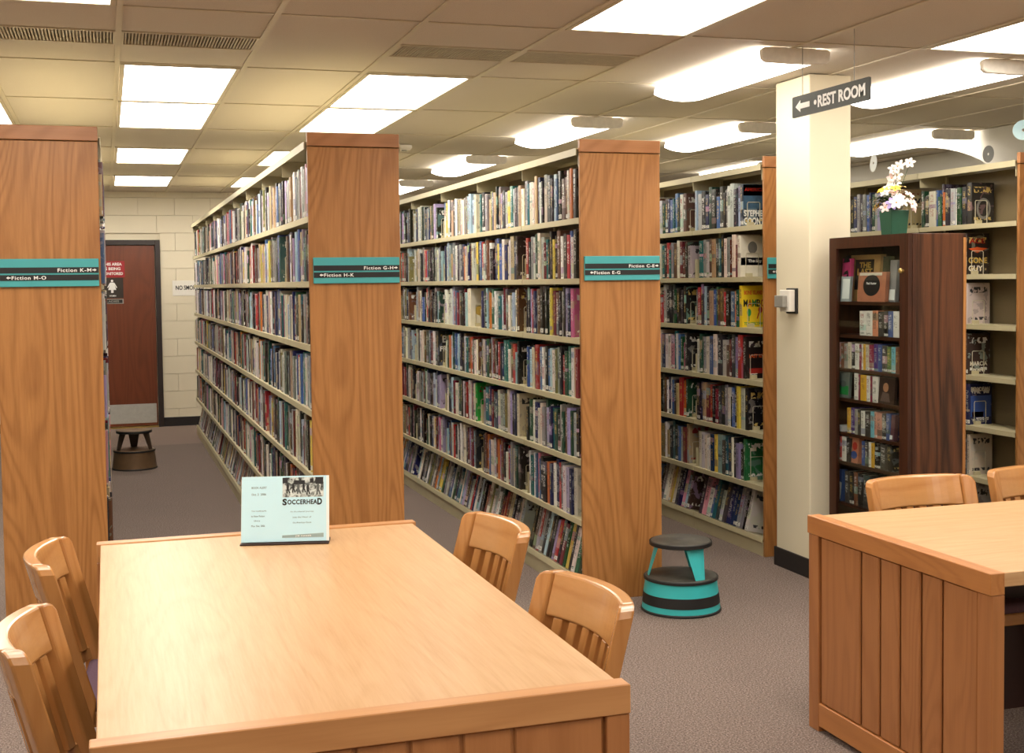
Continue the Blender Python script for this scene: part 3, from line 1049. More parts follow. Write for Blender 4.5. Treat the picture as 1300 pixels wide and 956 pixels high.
tag(bs, 'long rows of fiction books filling the farther shelves of the bookcases', 'books', None, 'stuff')

# printed front covers (local book coordinates: the cover that faces the reader is the plane y = 0, x runs from spine to fore-edge)
def on_cover(key, special):
    for kk, (o, b) in bookobj.items():
        if kk[0] == key[0] and kk[1] == key[1] and kk[2] == key[2] and kk[3] == special:
            return o, b
    return None, None
def cover_text(o, b, s, x, z_, w, h, mat, bold=0.03):
    lettering(s, (x, 0.0, z_), (1, 0, 0), (0, 0, 1), h, mat, FakeParent(o), w, bold, 1.0, 0.0005, 0.0004)
class FakeParent:
    """lets lettering() build in the book's own coordinates"""
    def __init__(self, o):
        self.o = o
_link0, _w0 = link_obj, wloc
def link_obj(name, data, parent=None, mat=None):
    return _link0(name, data, parent.o if isinstance(parent, FakeParent) else parent, mat)
def wloc(o):
    return Vector((0, 0, 0)) if isinstance(o, FakeParent) else _w0(o)
def cover_patch(o, x0, x1, z0, z1, mat, name='cover_print'):
    return flat_shape(name, [(x0, z0), (x1, z0), (x1, z1), (x0, z1)], (0, 0, 0), (1, 0, 0), (0, 0, 1), mat, FakeParent(o), 0.0002, 0.0003)
def ellipse_pts(cx, cz, rx, rz, n=20):
    return [(cx + rx * math.cos(2 * PI * k / n), cz + rz * math.sin(2 * PI * k / n)) for k in range(n)]
M['ink_red'] = plain('red_print', (170, 44, 36), 0.4)
M['ink_orange'] = plain('orange_print', (226, 96, 44), 0.4)
M['ink_blue'] = plain('blue_print', (58, 84, 150), 0.4)
M['ink_green'] = plain('green_print', (40, 140, 70), 0.4)
M['ink_gold'] = plain('gold_print', (200, 168, 80), 0.35)
M['ink_grey'] = plain('grey_print', (130, 128, 122), 0.4)
M['ink_pale'] = plain('pale_print', (226, 220, 202), 0.4)
M['ink_slate'] = plain('slate_print', (62, 92, 116), 0.4, 0, 0.3, 40)
M['ink_yellow'] = plain('yellow_print', (238, 206, 44), 0.4, 0, 0.03)
o, b = on_cover(('AC', 0, 0), 'coonts')
if o:
    cover_patch(o, 0.004, 0.157, 0.1, 0.238, M['ink_slate'])
    cover_patch(o, 0.004, 0.157, 0.175, 0.236, M['black_print'])
    cover_text(o, b, 'STEPHEN', 0.008, 0.056, 0.145, 0.036, M['white_print'])
    cover_text(o, b, 'COONTS', 0.008, 0.008, 0.145, 0.042, M['white_print'])
    cover_text(o, b, 'AMERICA', 0.012, 0.2, 0.13, 0.02, M['ink_red'])
o, b = on_cover(('AC', 2, 0), 'mambo')
if o:
    cover_patch(o, 0.002, 0.157, 0.001, 0.239, M['ink_yellow'])
    for k, (ch, mt) in enumerate(zip('MAMBO', ('black_print', 'ink_red', 'ink_green', 'black_print', 'ink_red'))):
        cover_text(o, b, ch, 0.010 + k * 0.028, 0.118, 0.026, 0.042, M[mt], 0.02)
    cover_text(o, b, 'BONE ISLAND', 0.014, 0.188, 0.12, 0.024, M['ink_orange'])
    cover_text(o, b, 'TOM CORCORAN', 0.014, 0.012, 0.125, 0.018, M['ink_green'])
    flat_shape('cover_print', ellipse_pts(0.045, 0.085, 0.014, 0.022), (0, 0, 0), (1, 0, 0), (0, 0, 1), M['ink_green'], FakeParent(o), 0.0006, 0.0003)
    flat_shape('cover_print', [(0.042, 0.065), (0.042, 0.035), (0.048, 0.035), (0.048, 0.065)], (0, 0, 0), (1, 0, 0), (0, 0, 1), M['ink_green'], FakeParent(o), 0.0006, 0.0003)
    flat_shape('cover_print', ellipse_pts(0.118, 0.1, 0.013, 0.02), (0, 0, 0), (1, 0, 0), (0, 0, 1), M['ink_red'], FakeParent(o), 0.0006, 0.0003)
    flat_shape('cover_print', [(0.106, 0.085), (0.094, 0.05), (0.100, 0.048), (0.113, 0.083)], (0, 0, 0), (1, 0, 0), (0, 0, 1), M['ink_red'], FakeParent(o), 0.0006, 0.0003)
o, b = on_cover(('AC', 1, 0), 'blueband')
if o:
    cover_patch(o, 0.004, 0.157, 0.001, 0.238, M['ink_pale'])
    cover_patch(o, 0.0042, 0.1568, 0.068, 0.112, M['ink_blue'])
    cover_text(o, b, 'The Sky', 0.05, 0.08, 0.09, 0.022, M['white_print'])
    flat_shape('cover_print', ellipse_pts(0.08, 0.17, 0.03, 0.035), (0, 0, 0), (1, 0, 0), (0, 0, 1), M['ink_grey'], FakeParent(o), 0.0005, 0.0003)
o, b = on_cover(('AC', 3, 0), 'redtext')
if o:
    cover_text(o, b, 'LAST RITES', 0.02, 0.12, 0.12, 0.022, M['ink_orange'])
    cover_patch(o, 0.02, 0.14, 0.03, 0.06, M['ink_red'])
o, b = on_cover(('AC', 5, 0), 'greenbook')
if o:
    cover_patch(o, 0.03, 0.07, 0.17, 0.19, M['ink_pale'])
    cover_patch(o, 0.03, 0.035, 0.1, 0.17, M['ink_pale'])
o, b = on_cover(('RR', 0, 0), 'ring')
if o:
    pts = ellipse_pts(0.085, 0.09, 0.05, 0.062, 28)
    mb = MB()
    inn = ellipse_pts(0.085, 0.09, 0.035, 0.045, 28)
    mb.add([(x, -0.0008, z_) for x, z_ in pts] + [(x, -0.0008, z_) for x, z_ in inn], [(k, (k + 1) % 28, 28 + (k + 1) % 28, 28 + k) for k in range(28)])
    part('cover_print', mb, M['ink_grey'], FakeParent(o))
o, b = on_cover(('RR', 1, 0), 'good')
if o:
    cover_text(o, b, 'ACE', 0.02, 0.18, 0.11, 0.03, M['ink_red'])
    flat_shape('cover_print', [(0.015, 0.15), (0.05, 0.135), (0.075, 0.125), (0.1, 0.135), (0.15, 0.152), (0.1, 0.156), (0.075, 0.16), (0.05, 0.155)], (0, 0, 0), (1, 0, 0), (0, 0, 1), M['ink_orange'], FakeParent(o), 0.0005, 0.0003)
    cover_text(o, b, 'GONE', 0.015, 0.065, 0.13, 0.034, M['ink_gold'])
    cover_text(o, b, 'GUY', 0.015, 0.018, 0.1, 0.034, M['ink_pale'])
o, b = on_cover(('RR', 3, 0), 'marcia')
if o:
    cover_text(o, b, 'MARCIA', 0.02, 0.05, 0.12, 0.026, M['ink_pale'])
    cover_text(o, b, 'POINT', 0.04, 0.015, 0.09, 0.02, M['ink_pale'])
o, b = on_cover(('RR', 4, 0), 'west')
if o:
    cover_patch(o, 0.01, 0.15, 0.045, 0.17, M['ink_blue'])
    cover_patch(o, 0.02, 0.1, 0.045, 0.075, M['ink_red'])
    cover_text(o, b, 'BEN DEAN', 0.012, 0.195, 0.13, 0.026, M['ink_pale'])
    cover_text(o, b, 'WEST', 0.015, 0.012, 0.12, 0.024, M['ink_grey'])
o, b = on_cover(('CE', 5, 0), 'frame')
if o:
    cover_patch(o, 0.03, 0.14, 0.02, 0.13, M['ink_grey'])
    cover_text(o, b, 'REMEMBER', 0.025, 0.17, 0.12, 0.02, M['ink_grey'])
o, b = on_cover(('CE', 2, 2), 'sketch')
if o:
    cover_patch(o, 0.004, 0.157, 0.001, 0.238, M['ink_pale'])
    for cx, cz, r1 in ((0.06, 0.1, 0.03), (0.1, 0.12, 0.022), (0.08, 0.07, 0.02)):
        flat_shape('cover_print', ellipse_pts(cx, cz, r1, r1), (0, 0, 0), (1, 0, 0), (0, 0, 1), M['ink_gold'], FakeParent(o), 0.0006, 0.0003)
o, b = on_cover(('CE', 3, 3), 'brfreem')
if o:
    cover_text(o, b, 'BR', 0.03, 0.16, 0.08, 0.05, M['white_print'])
    cover_text(o, b, 'FREEM', 0.012, 0.10, 0.13, 0.035, M['white_print'])
o, b = on_cover(('GH', 2, 0), 'sh')
if o:
    cover_text(o, b, 'SH', 0.02, 0.17, 0.11, 0.05, M['ink_gold'])
    cover_text(o, b, 'AH', 0.02, 0.02, 0.11, 0.04, M['ink_gold'])

# wire bookends closing the runs
be_foot = MB().box(0.0, 0.11, -0.085, 0.0, 0.0, 0.0015).box(0.02, 0.06, -0.02, -0.0025, 0.0015, 0.022).mesh('foot', (0, 0, 0), 0.0005, 1)
be_foot.materials.append(M['shelf'])
be_loop = MB().tube([(0.025, -0.003, 0.002), (0.025, -0.003, 0.13), (0.03, -0.003, 0.137), (0.1, -0.003, 0.137), (0.106, -0.003, 0.13), (0.106, -0.003, 0.002)], 0.0022, 6).mesh('wire_loop')
be_loop.materials.append(M['wire'])
for key, r_, s, y, x0, zs in BOOKENDS:
    lim = {'GH': 8.5, 'CE': 9.2, 'AC': 7.5, 'RR': 7.3}.get(key, 0)
    if y > lim or (key == 'RR' and r_ > 0 and y > 6.2):
        continue
    t = thing('bookend', 'pale wire bookend in the %s bay, %s shelf down, bookcase %s' % (ordinal(s + 1), ordinal(r_ + 1), RANGES[key][7]), 'bookend', (x0 + 0.02, y - 0.0005, zs + 0.0005), 'wire bookends on the library shelves')
    shared('foot', be_foot, t, t.location)
    shared('wire_loop', be_loop, t, t.location)

# ------------------------------------------------------------------ reading tables
def table_y():
    """table lying along Y with panelled ends"""
    x0, x1, y0, y1, H = -0.05, 0.985, 2.31, 4.19, 0.74
    t = thing('reading_table', 'long light oak reading table carrying the pale cyan flyer stand', 'table', ((x0 + x1) / 2, (y0 + y1) / 2, 0))
    part('table_top', MB().box(x0 + 0.012, x1 - 0.012, y0 + 0.041, y1 - 0.041, H - 0.043, H - 0.004), M['oak_top'], t, 0.002, 1)
    for ya, yb, s in ((y0, y0 + 0.04, -1), (y1 - 0.04, y1, 1)):
        part('end_rail', MB().box(x0, x1, ya - (0.006 if s < 0 else 0), yb + (0.006 if s > 0 else 0), H - 0.06, H), M['oak_end_rail_x'], t, 0.002, 1)
        part('end_stile', MB().box(x0, x0 + 0.05, ya, yb, 0.0, H - 0.061), M['oak_end'], t, 0.002, 1)
        part('end_stile', MB().box(x1 - 0.05, x1, ya, yb, 0.0, H - 0.061), M['oak_end'], t, 0.002, 1)
        part('end_bottom_rail', MB().box(x0 + 0.051, x1 - 0.051, ya, yb, 0.02, 0.1), M['oak_end_rail_x'], t, 0.002, 1)
        part('end_core', MB().box(x0 + 0.051, x1 - 0.051, ya + 0.016, yb - 0.016, 0.1, H - 0.061), M['oak_end'], t)
        edges = [0.055, 0.24, 0.345, 0.45, 0.555, 0.66, x1 - x0 - 0.24 + 0.04, x1 - x0 - 0.055]
        bx = [0.052, 0.262, 0.37, 0.475, 0.58, 0.685, 0.79, x1 - x0 - 0.052]
        for a, b in zip(bx[:-1], bx[1:]):
            yy = (ya + 0.008, ya + 0.0155) if s < 0 else (yb - 0.0155, yb - 0.008)
            part('end_board', MB().box(x0 + a + 0.004, x0 + b - 0.004, yy[0], yy[1], 0.102, H - 0.063), M['oak_end'], t, 0.003, 1)
    part('stretcher', MB().box((x0 + x1) / 2 - 0.015, (x0 + x1) / 2 + 0.015, y0 + 0.041, y1 - 0.041, 0.42, H - 0.045), M['dark_panel'], t)
    return t
table_y()

def table_x():
    """table lying along X, its panelled end towards the aisle"""
    x0, x1, y0, y1, H = 2.285, 4.2, 2.835, 3.78, 0.74
    t = thing('reading_table', 'oak reading table with vertical boards on its panelled end, by the white column', 'table', ((x0 + x1) / 2, (y0 + y1) / 2, 0))
    part('table_top', MB().box(x0 + 0.043, x1 - 0.043, y0 + 0.012, y1 - 0.012, H - 0.044, H - 0.003), M['oak_top_x'], t, 0.002, 1)
    for xa, xb, s in ((x0, x0 + 0.042, -1), (x1 - 0.042, x1, 1)):
        part('end_rail', MB().box(xa - (0.006 if s < 0 else 0), xb + (0.006 if s > 0 else 0), y0, y1, H - 0.062, H), M['oak_end_rail'], t, 0.002, 1)
        part('end_stile', MB().box(xa, xb, y0, y0 + 0.062, 0.0, H - 0.063), M['oak_end'], t, 0.002, 1)
        part('end_stile', MB().box(xa, xb, y1 - 0.062, y1, 0.0, H - 0.063), M['oak_end'], t, 0.002, 1)
        part('end_bottom_rail', MB().box(xa, xb, y0 + 0.063, y1 - 0.063, 0.02, 0.1), M['oak_end_rail'], t, 0.002, 1)
        part('end_core', MB().box(xa + 0.016, xb - 0.016, y0 + 0.063, y1 - 0.063, 0.1, H - 0.063), M['oak_end'], t)
        bx = [0.064, 0.225, 0.325, 0.43, 0.535, 0.64, (y1 - y0) - 0.064]
        for a, b in zip(bx[:-1], bx[1:]):
            xx = (xa + 0.006, xa + 0.0155) if s < 0 else (xb - 0.0155, xb - 0.006)
            part('end_board', MB().box(xx[0], xx[1], y0 + a + 0.005, y0 + b - 0.005, 0.102, H - 0.065), M['oak_end'], t, 0.004, 1)
    part('shade_panel', MB().box(x0 + 0.043, x1 - 0.043, 3.5, 3.52, 0.08, H - 0.045), M['dark_panel'], t, label='added dark brown panel for the shade under the table top')  # added dark board that stands for the deep shade below the top
    return t
table_x()

# ------------------------------------------------------------------ chairs
def make_chair(label):
    """library armless chair, local: faces +y, back at -y"""
    t = thing('library_chair', label, 'chair', (0, 0, 0), 'slat-backed oak library chairs at the reading tables')
    HW, TOP, SEAT = 0.222, 0.825, 0.43
    rec = math.tan(math.radians(15))
    def yb(z_):
        return -0.205 - max(0.0, z_ - SEAT) * rec - (max(0.0, SEAT - z_)) * 0.12
    def bent(u0_, u1_, z0, z1, th, nu, nz=4, curve=0.06, topfun=None):
        mb = MB()
        vs_ = []
        for side in (0, 1):
            for i in range(nu + 1):
                u = u0_ + (u1_ - u0_) * i / nu
                for k in range(nz + 1):
                    zt = z1 if topfun is None else topfun(u)
                    zz = z0 + (zt - z0) * k / nz
                    c = curve if zz > SEAT else curve * max(0.0, (zz - 0.3) / (SEAT - 0.3)) if zz > 0.3 else 0.0
                    vs_.append((u * HW, yb(zz) + c * u * u + (th if side else 0.0), zz))
        m_ = nz + 1
        N = (nu + 1) * m_
        fs_ = []
        for i in range(nu):
            for k in range(nz):
                a = i * m_ + k
                fs_.append((a, a + m_, a + m_ + 1, a + 1))
                fs_.append((N + a, N + a + 1, N + a + m_ + 1, N + a + m_))
        for i in range(nu):
            a = i * m_
            fs_.append((a, N + a, N + a + m_, a + m_))
            a = i * m_ + nz
            fs_.append((a, a + m_, N + a + m_, N + a))
        for k in range(nz):
            fs_.append((k, k + 1, N + k + 1, N + k))
            a = nu * m_ + k
            fs_.append((a, N + a, N + a + 1, a + 1))
        return mb.add(vs_, fs_)
    def top_stile(u):
        a = max(0.0, abs(u) - 0.86) / 0.14
        return TOP - 0.004 * 0 - 0.022 * (1 - math.sqrt(max(0.0, 1 - a * a)))
    for s in (-1, 1):
        a, b = sorted((s * 0.80, s * 1.0))
        part('stile', bent(a, b, 0.0, TOP, 0.042, 6, 14, 0.06, top_stile), M['chair_z'], t, 0.006, 2)
    part('crest_rail', bent(-0.797, 0.797, 0.718, TOP, 0.036, 14, 3), M['chair'], t, 0.006, 2)
    for k in range(6):
        c = -0.62 + k * 1.24 / 5
        part('slat', bent(c - 0.070, c + 0.070, 0.50, 0.717, 0.032, 1, 5), M['chair_z'], t, 0.002, 1)
    part('lower_rail', bent(-0.797, 0.797, 0.465, 0.50, 0.024, 10, 1), M['chair'], t, 0.003, 1)
    part('seat_frame', MB().box(-0.205, 0.205, -0.20, 0.20, 0.385, 0.425), M['chair'], t, 0.004, 1)
    part('seat', MB().box(-0.2, 0.2, -0.165, 0.205, 0.425, 0.46), M['purple'], t, 0.014, 3, label='purple upholstered seat pad')
    for s in (-1, 1):
        part('front_leg', MB().prism([(s * 0.19 - 0.02, 0.16), (s * 0.19 + 0.02, 0.16), (s * 0.19 + 0.02, 0.2), (s * 0.19 - 0.02, 0.2)], 'Z', 0.0, 0.385), M['chair_z'], t, 0.003, 1)
        part('side_stretcher', MB().box(s * 0.2 - 0.01, s * 0.2 + 0.01, -0.215, 0.16, 0.15, 0.185), M['chair'], t, 0.002, 1)
    part('cross_stretcher', MB().box(-0.188, 0.188, -0.03, -0.01, 0.155, 0.18), M['chair'], t, 0.002, 1)
    return t
ch = make_chair('oak slat-back chair at the flyer table, aisle side, nearer the E-G bookcase')
index_kids()
# back plane is about 0.30 behind the seat centre at crest height
places = [(0.875, 3.60, 90 + 5, None),
          (0.832, 2.745, 90 + 5, 'oak slat-back chair at the flyer table, aisle side, closest to the camera'),
          (0.075, 3.66, -90 - 4, 'oak slat-back chair at the flyer table, before the Fiction M-O panel, farther of two'),
          (0.06, 2.85, -90 - 4, 'oak slat-back chair at the flyer table, lower corner, nearer of two'),
          (2.80, 3.64, 180, 'oak slat-back chair behind the panelled table, in front of the walnut cabinet'),
          (3.355, 3.68, 180, 'oak slat-back chair behind the panelled table, cut by the picture edge')]
for i, (x, y, a, lab) in enumerate(places):
    c = ch if i == 0 else copy_tree(ch)
    c.location = (x, y, 0)
    c.rotation_euler = (0, 0, math.radians(a))
    if lab:
        c['label'] = lab

# ------------------------------------------------------------------ step stools
def stool(name, label, x, y, rot, m_skirt, m_leg, m_tread, m_band, m_rim, two_tone):
    t = thing(name, label, 'stool', (x, y, 0))
    c = (x, y, 0)
    part('base_rim', MB().lathe([(0.186, 0.0), (0.190, 0.003), (0.190, 0.009), (0.186, 0.013), (0.178, 0.013)], c, 48), m_rim, t)
    if two_tone:
        part('lower_skirt', MB().lathe([(0.178, 0.013), (0.1845, 0.013), (0.1815, 0.040), (0.176, 0.040)], c, 48), m_skirt, t)
        part('rubber_band', MB().lathe([(0.176, 0.040), (0.183, 0.040), (0.1785, 0.088), (0.172, 0.088)], c, 48), m_band, t)
        part('upper_skirt', MB().lathe([(0.17, 0.088), (0.177, 0.088), (0.168, 0.148), (0.16, 0.148)], c, 48), m_skirt, t)
    else:
        part('skirt', MB().lathe([(0.178, 0.013), (0.184, 0.013), (0.168, 0.148), (0.16, 0.148)], c, 48), m_skirt, t)
    part('lower_tread', MB().lathe([(0.0, 0.150), (0.165, 0.150), (0.171, 0.149), (0.172, 0.158), (0.168, 0.165), (0.158, 0.166), (0.0, 0.163)], c, 48), m_tread, t)
    # legs: bent plates flaring outward below
    for k in range(3):
        a0 = rot + k * 2 * PI / 3
        vs_, n = [], 6
        for th in (0.0, 0.004):
            for z_, r_, w in ((0.162, 0.158, 0.16), (0.308, 0.122, 0.42)):
                for i in range(n + 1):
                    a = a0 + (i / n - 0.5) * 2 * w
                    vs_.append((x + (r_ - th) * math.cos(a), y + (r_ - th) * math.sin(a), z_))
        m_ = n + 1
        fs_ = []
        for i in range(n):
            fs_ += [(i, i + 1, m_ + i + 1, m_ + i), (2 * m_ + i, 3 * m_ + i, 3 * m_ + i + 1, 2 * m_ + i + 1),
                    (i, 2 * m_ + i, 2 * m_ + i + 1, i + 1), (m_ + i, m_ + i + 1, 3 * m_ + i + 1, 3 * m_ + i)]
        fs_ += [(0, m_, 3 * m_, 2 * m_), (n, 2 * m_ + n, 3 * m_ + n, m_ + n)]
        part('leg', MB().add(vs_, fs_), m_leg, t)
    part('top_tread', MB().lathe([(0.0, 0.308), (0.136, 0.306), (0.143, 0.310), (0.144, 0.322), (0.139, 0.330), (0.128, 0.332), (0.02, 0.329), (0.012, 0.326), (0.0, 0.326)], c, 48), m_tread, t)
    part('top_rim', MB().lathe([(0.1445, 0.308), (0.1475, 0.310), (0.1475, 0.326), (0.1445, 0.328)], c, 48, True, True), m_rim, t)
    part('lower_tread_rim', MB().lathe([(0.1725, 0.148), (0.1755, 0.150), (0.1755, 0.160), (0.1725, 0.163)], c, 48, True, True), m_rim, t)
stool('step_stool', 'turquoise round step stool with black bands beside the Fiction E-G panel', 2.552, 5.36, math.radians(-80), M['teal'], M['teal'], M['tread'], M['black'], M['black'], True)
stool('step_stool', 'dark bronze round step stool on the aisle carpet before the brown door', 0.195, 11.2, math.radians(90), M['bronze'], M['bronze_dark'], M['bronze'], M['black'], M['black'], False)

# ------------------------------------------------------------------ flyer in its stand on the reading table
TZ = 0.7362
BL, BR = Vector((0.383, 3.99, TZ)), Vector((0.652, 3.925, TZ))
e1 = (BR - BL).normalized()
nn = Vector((e1.y, -e1.x, 0))             # towards the reader
tl = math.radians(14)
e2 = Vector((0, 0, 1)) * math.cos(tl) - nn * math.sin(tl)
e3 = e1.cross(e2)
W, Hh = 0.272, 0.212
def slab(origin, w, h, d0, d1):
    a = [origin + e1 * x + e2 * y_ + e3 * d for d in (d0, d1) for x, y_ in ((0, 0), (w, 0), (w, h), (0, h))]
    return MB().add(a, [(3, 2, 1, 0), (4, 5, 6, 7), (0, 1, 5, 4), (1, 2, 6, 5), (2, 3, 7, 6), (3, 0, 4, 7)])
st = thing('display_stand', 'clear slanted table stand propping up the cyan flyers', 'stand', tuple((BL + BR) / 2))
bo = BL + Vector((0, 0, 0.004))
part('back_plate', slab(bo - e1 * 0.002 - e3 * 0.008, W + 0.004, Hh - 0.01, -0.003, 0.0), M['paper_white'], st)
ft = [bo - e1 * 0.002 + nn * 0.016, bo + e1 * (W + 0.002) + nn * 0.016, bo + e1 * (W + 0.002) - nn * 0.07, bo - e1 * 0.002 - nn * 0.07]
part('foot', MB().add([p + Vector((0, 0, -0.0035)) for p in ft] + [p + Vector((0, 0, 0.001)) for p in ft], [(0, 3, 2, 1), (4, 5, 6, 7), (0, 1, 5, 4), (1, 2, 6, 5), (2, 3, 7, 6), (3, 0, 4, 7)]), M['dark_panel'], st)  # base foot; its dark brown also paints the shadow along the stand's bottom
bk_ = bo - nn * 0.068
top_ = bo + e2 * (Hh - 0.03) - e3 * 0.0115
part('rear_strut', MB().add([bk_ + e1 * 0.1, bk_ + e1 * 0.17, top_ + e1 * 0.17, top_ + e1 * 0.1, bk_ + e1 * 0.1 + nn * 0.003, bk_ + e1 * 0.17 + nn * 0.003, top_ + e1 * 0.17 + nn * 0.003, top_ + e1 * 0.1 + nn * 0.003],
     [(3, 2, 1, 0), (4, 5, 6, 7), (0, 1, 5, 4), (1, 2, 6, 5), (2, 3, 7, 6), (3, 0, 4, 7)]), M['grey'], st)
fl = thing('flyer', 'pale cyan flyer with the heading SOCCERHEAD and a grey photograph, on the table', 'flyer', tuple(bo))
fo = bo + Vector((0, 0, 0.004))
part('paper_stack', slab(fo + e1 * 0.004, W - 0.002, Hh - 0.006, -0.0075, -0.0008), M['paper_white'], fl)
part('front_sheet', slab(fo, W - 0.006, Hh - 0.006, -0.0006, 0.0002), M['paper_cyan'], fl)
face = fo + e3 * 0.0002
PX, PW = W * 0.47, W * 0.475
ph = part('photograph', slab(face + e1 * PX + e2 * (Hh * 0.655), PW, Hh * 0.295, 0.0, 0.0004), M['photo'], fl)
pf = face + e1 * PX + e2 * (Hh * 0.655) + e3 * 0.0003
M['ink_mid'] = plain('mid_grey_print', (86, 92, 92), 0.5, 0, 0.2, 200)
for x, y_, w, h in ((0.0, 0.045, 0.016, 0.017), (0.036, 0.040, 0.034, 0.013), (0.086, 0.044, 0.012, 0.014), (0.104, 0.040, 0.024, 0.022)):
    flat_shape('photograph_figure', [(0, 0), (w, 0), (w, h), (0, h)], pf + e1 * x + e2 * y_, e1, e2, M['black_print'], ph, 0.0002, 0.0002)
for x, y_, s in ((0.012, 0.012, 1.0), (0.03, 0.014, 0.9), (0.045, 0.010, 1.1), (0.062, 0.014, 0.95), (0.075, 0.008, 1.0), (0.106, 0.006, 1.2)):
    body = [(0, 0), (0.004, 0), (0.005, 0.010), (0.009, 0.0), (0.013, 0.001), (0.008, 0.014), (0.009, 0.024), (0.006, 0.03), (0.003, 0.03), (0.0, 0.024), (0.001, 0.013)]
    flat_shape('photograph_figure', [(a * s, b_ * s) for a, b_ in body], pf + e1 * x + e2 * y_, e1, e2, M['ink_mid' if s > 1 else 'black_print'], ph, 0.0002, 0.0002)
IK = M['black_print']
lettering('S', face + e1 * (W * 0.47) + e2 * (Hh * 0.535), e1, e2, 0.021, IK, fl, 0.014, 0.05, 1.0, 0.0003, 0.0003)
lettering('OCCERHEA', face + e1 * (W * 0.527) + e2 * (Hh * 0.545), e1, e2, 0.0155, IK, fl, 0.094, 0.035, 1.1, 0.0003, 0.0003)
lettering('D', face + e1 * (W * 0.873) + e2 * (Hh * 0.535), e1, e2, 0.021, IK, fl, 0.015, 0.05, 1.0, 0.0003, 0.0003)
GI = plain('faint_grey_print', (110, 128, 128), 0.5)
for s, x, y_, h, w in (('BOOK ALERT', 0.115, 0.79, 0.0065, 0.047), ('Oct. 2  2006', 0.115, 0.69, 0.0065, 0.045), ('Your monthly guide', 0.115, 0.445, 0.0055, 0.046),
                       ('to New Fiction', 0.112, 0.37, 0.0055, 0.042), ('Library', 0.145, 0.30, 0.0055, 0.019), ('Mon. Dec. 2006', 0.115, 0.225, 0.0055, 0.042),
                       ('An Accidental Journey', 0.56, 0.425, 0.005, 0.074), ('into the Heart of', 0.59, 0.345, 0.005, 0.058), ('the American Game', 0.59, 0.265, 0.005, 0.058)):
    lettering(s, face + e1 * (W * x) + e2 * (Hh * y_), e1, e2, h, GI if x > 0.5 else M['ink_mid'], fl, w, 0.0, 1.0, 0.0003, 0.0002)
flat_shape('grey_strip', [(0, 0), (W * 0.475, 0), (W * 0.475, Hh * 0.06), (0, Hh * 0.035)], face + e1 * (W * 0.47) + e2 * (Hh * 0.055), e1, e2, plain('grey_print_strip', (150, 172, 172), 0.5), fl, 0.0002, 0.0002)
lettering('JIM HANER', face + e1 * (W * 0.62) + e2 * (Hh * 0.062), e1, e2, 0.006, M['white_print'], fl, 0.05, 0.02, 1.2, 0.0005, 0.0002)

# ------------------------------------------------------------------ walnut cabinet with glass door, to the right of the column
CX0, CX1, CY0, CY1, CT = 3.5, 3.815, 4.93, 5.59, 1.757
cb = thing('display_cabinet', 'dark walnut cabinet with glass door and audiobooks, flower pot on top', 'cabinet', ((CX0 + CX1) / 2, (CY0 + CY1) / 2, 0))
part('side_panel', MB().box(CX0 + 0.022, CX1, CY0, CY0 + 0.02, 0.0, CT - 0.0005), M['walnut'], cb, 0.002, 1)
part('corner_strip', MB().box(CX0 + 0.022, CX0 + 0.04, CY0 - 0.004, CY0, 0.0, CT - 0.001), M['walnut_dark'], cb, 0.001, 1)
part('corner_strip', MB().box(CX1 - 0.016, CX1, CY0 - 0.004, CY0, 0.0, CT - 0.02), M['oak'], cb, 0.001, 1, label='paler edge strip')
part('side_panel', MB().box(CX0 + 0.022, CX1, CY1 - 0.02, CY1, 0.0, CT - 0.0005), M['walnut_dark'], cb, 0.002, 1)
part('cabinet_top', MB().box(CX0 + 0.022, CX1, CY0 + 0.0205, CY1 - 0.0205, CT - 0.022, CT), M['walnut_dark'], cb)
part('back_panel', MB().box(CX1 - 0.01, CX1 - 0.001, CY0 + 0.0205, CY1 - 0.0205, 0.0, CT - 0.023), M['dark_paint'], cb)
part('plinth', MB().box(CX0 + 0.022, CX0 + 0.04, CY0 + 0.0205, CY1 - 0.0205, 0.0, 0.1), M['walnut_dark'], cb)
CS = [1.437, 1.272, 1.102, 0.95, 0.777, 0.63, 0.42, 0.1]
for z_ in CS:
    part('shelf', MB().box(CX0 + 0.03, CX1 - 0.011, CY0 + 0.021, CY1 - 0.021, z_ - 0.016, z_), M['walnut_dark'], cb)
dd = part('door_frame', MB().box(CX0, CX0 + 0.02, CY0, CY0 + 0.066, 0.02, CT).box(CX0, CX0 + 0.02, CY1 - 0.062, CY1, 0.02, CT)
          .box(CX0, CX0 + 0.02, CY0 + 0.066, CY1 - 0.062, CT - 0.055, CT).box(CX0, CX0 + 0.02, CY0 + 0.066, CY1 - 0.062, 0.02, 0.1), M['walnut_dark'], cb, 0.0)
part('glass_pane', MB().box(CX0 + 0.007, CX0 + 0.011, CY0 + 0.067, CY1 - 0.063, 0.1, CT - 0.056), M['glass'], dd)
kn = MB()
kb = MB().lathe([(0.006, 0.0), (0.006, 0.008), (0.011, 0.012), (0.012, 0.018), (0.008, 0.023), (0.0, 0.024)], (0, 0, 0), 16)
kn.add([(CX0 - z_, CY0 + 0.036 + x, 1.585 + y) for x, y, z_ in kb.v], kb.f, True)
part('knob', kn, M['brass'], dd)

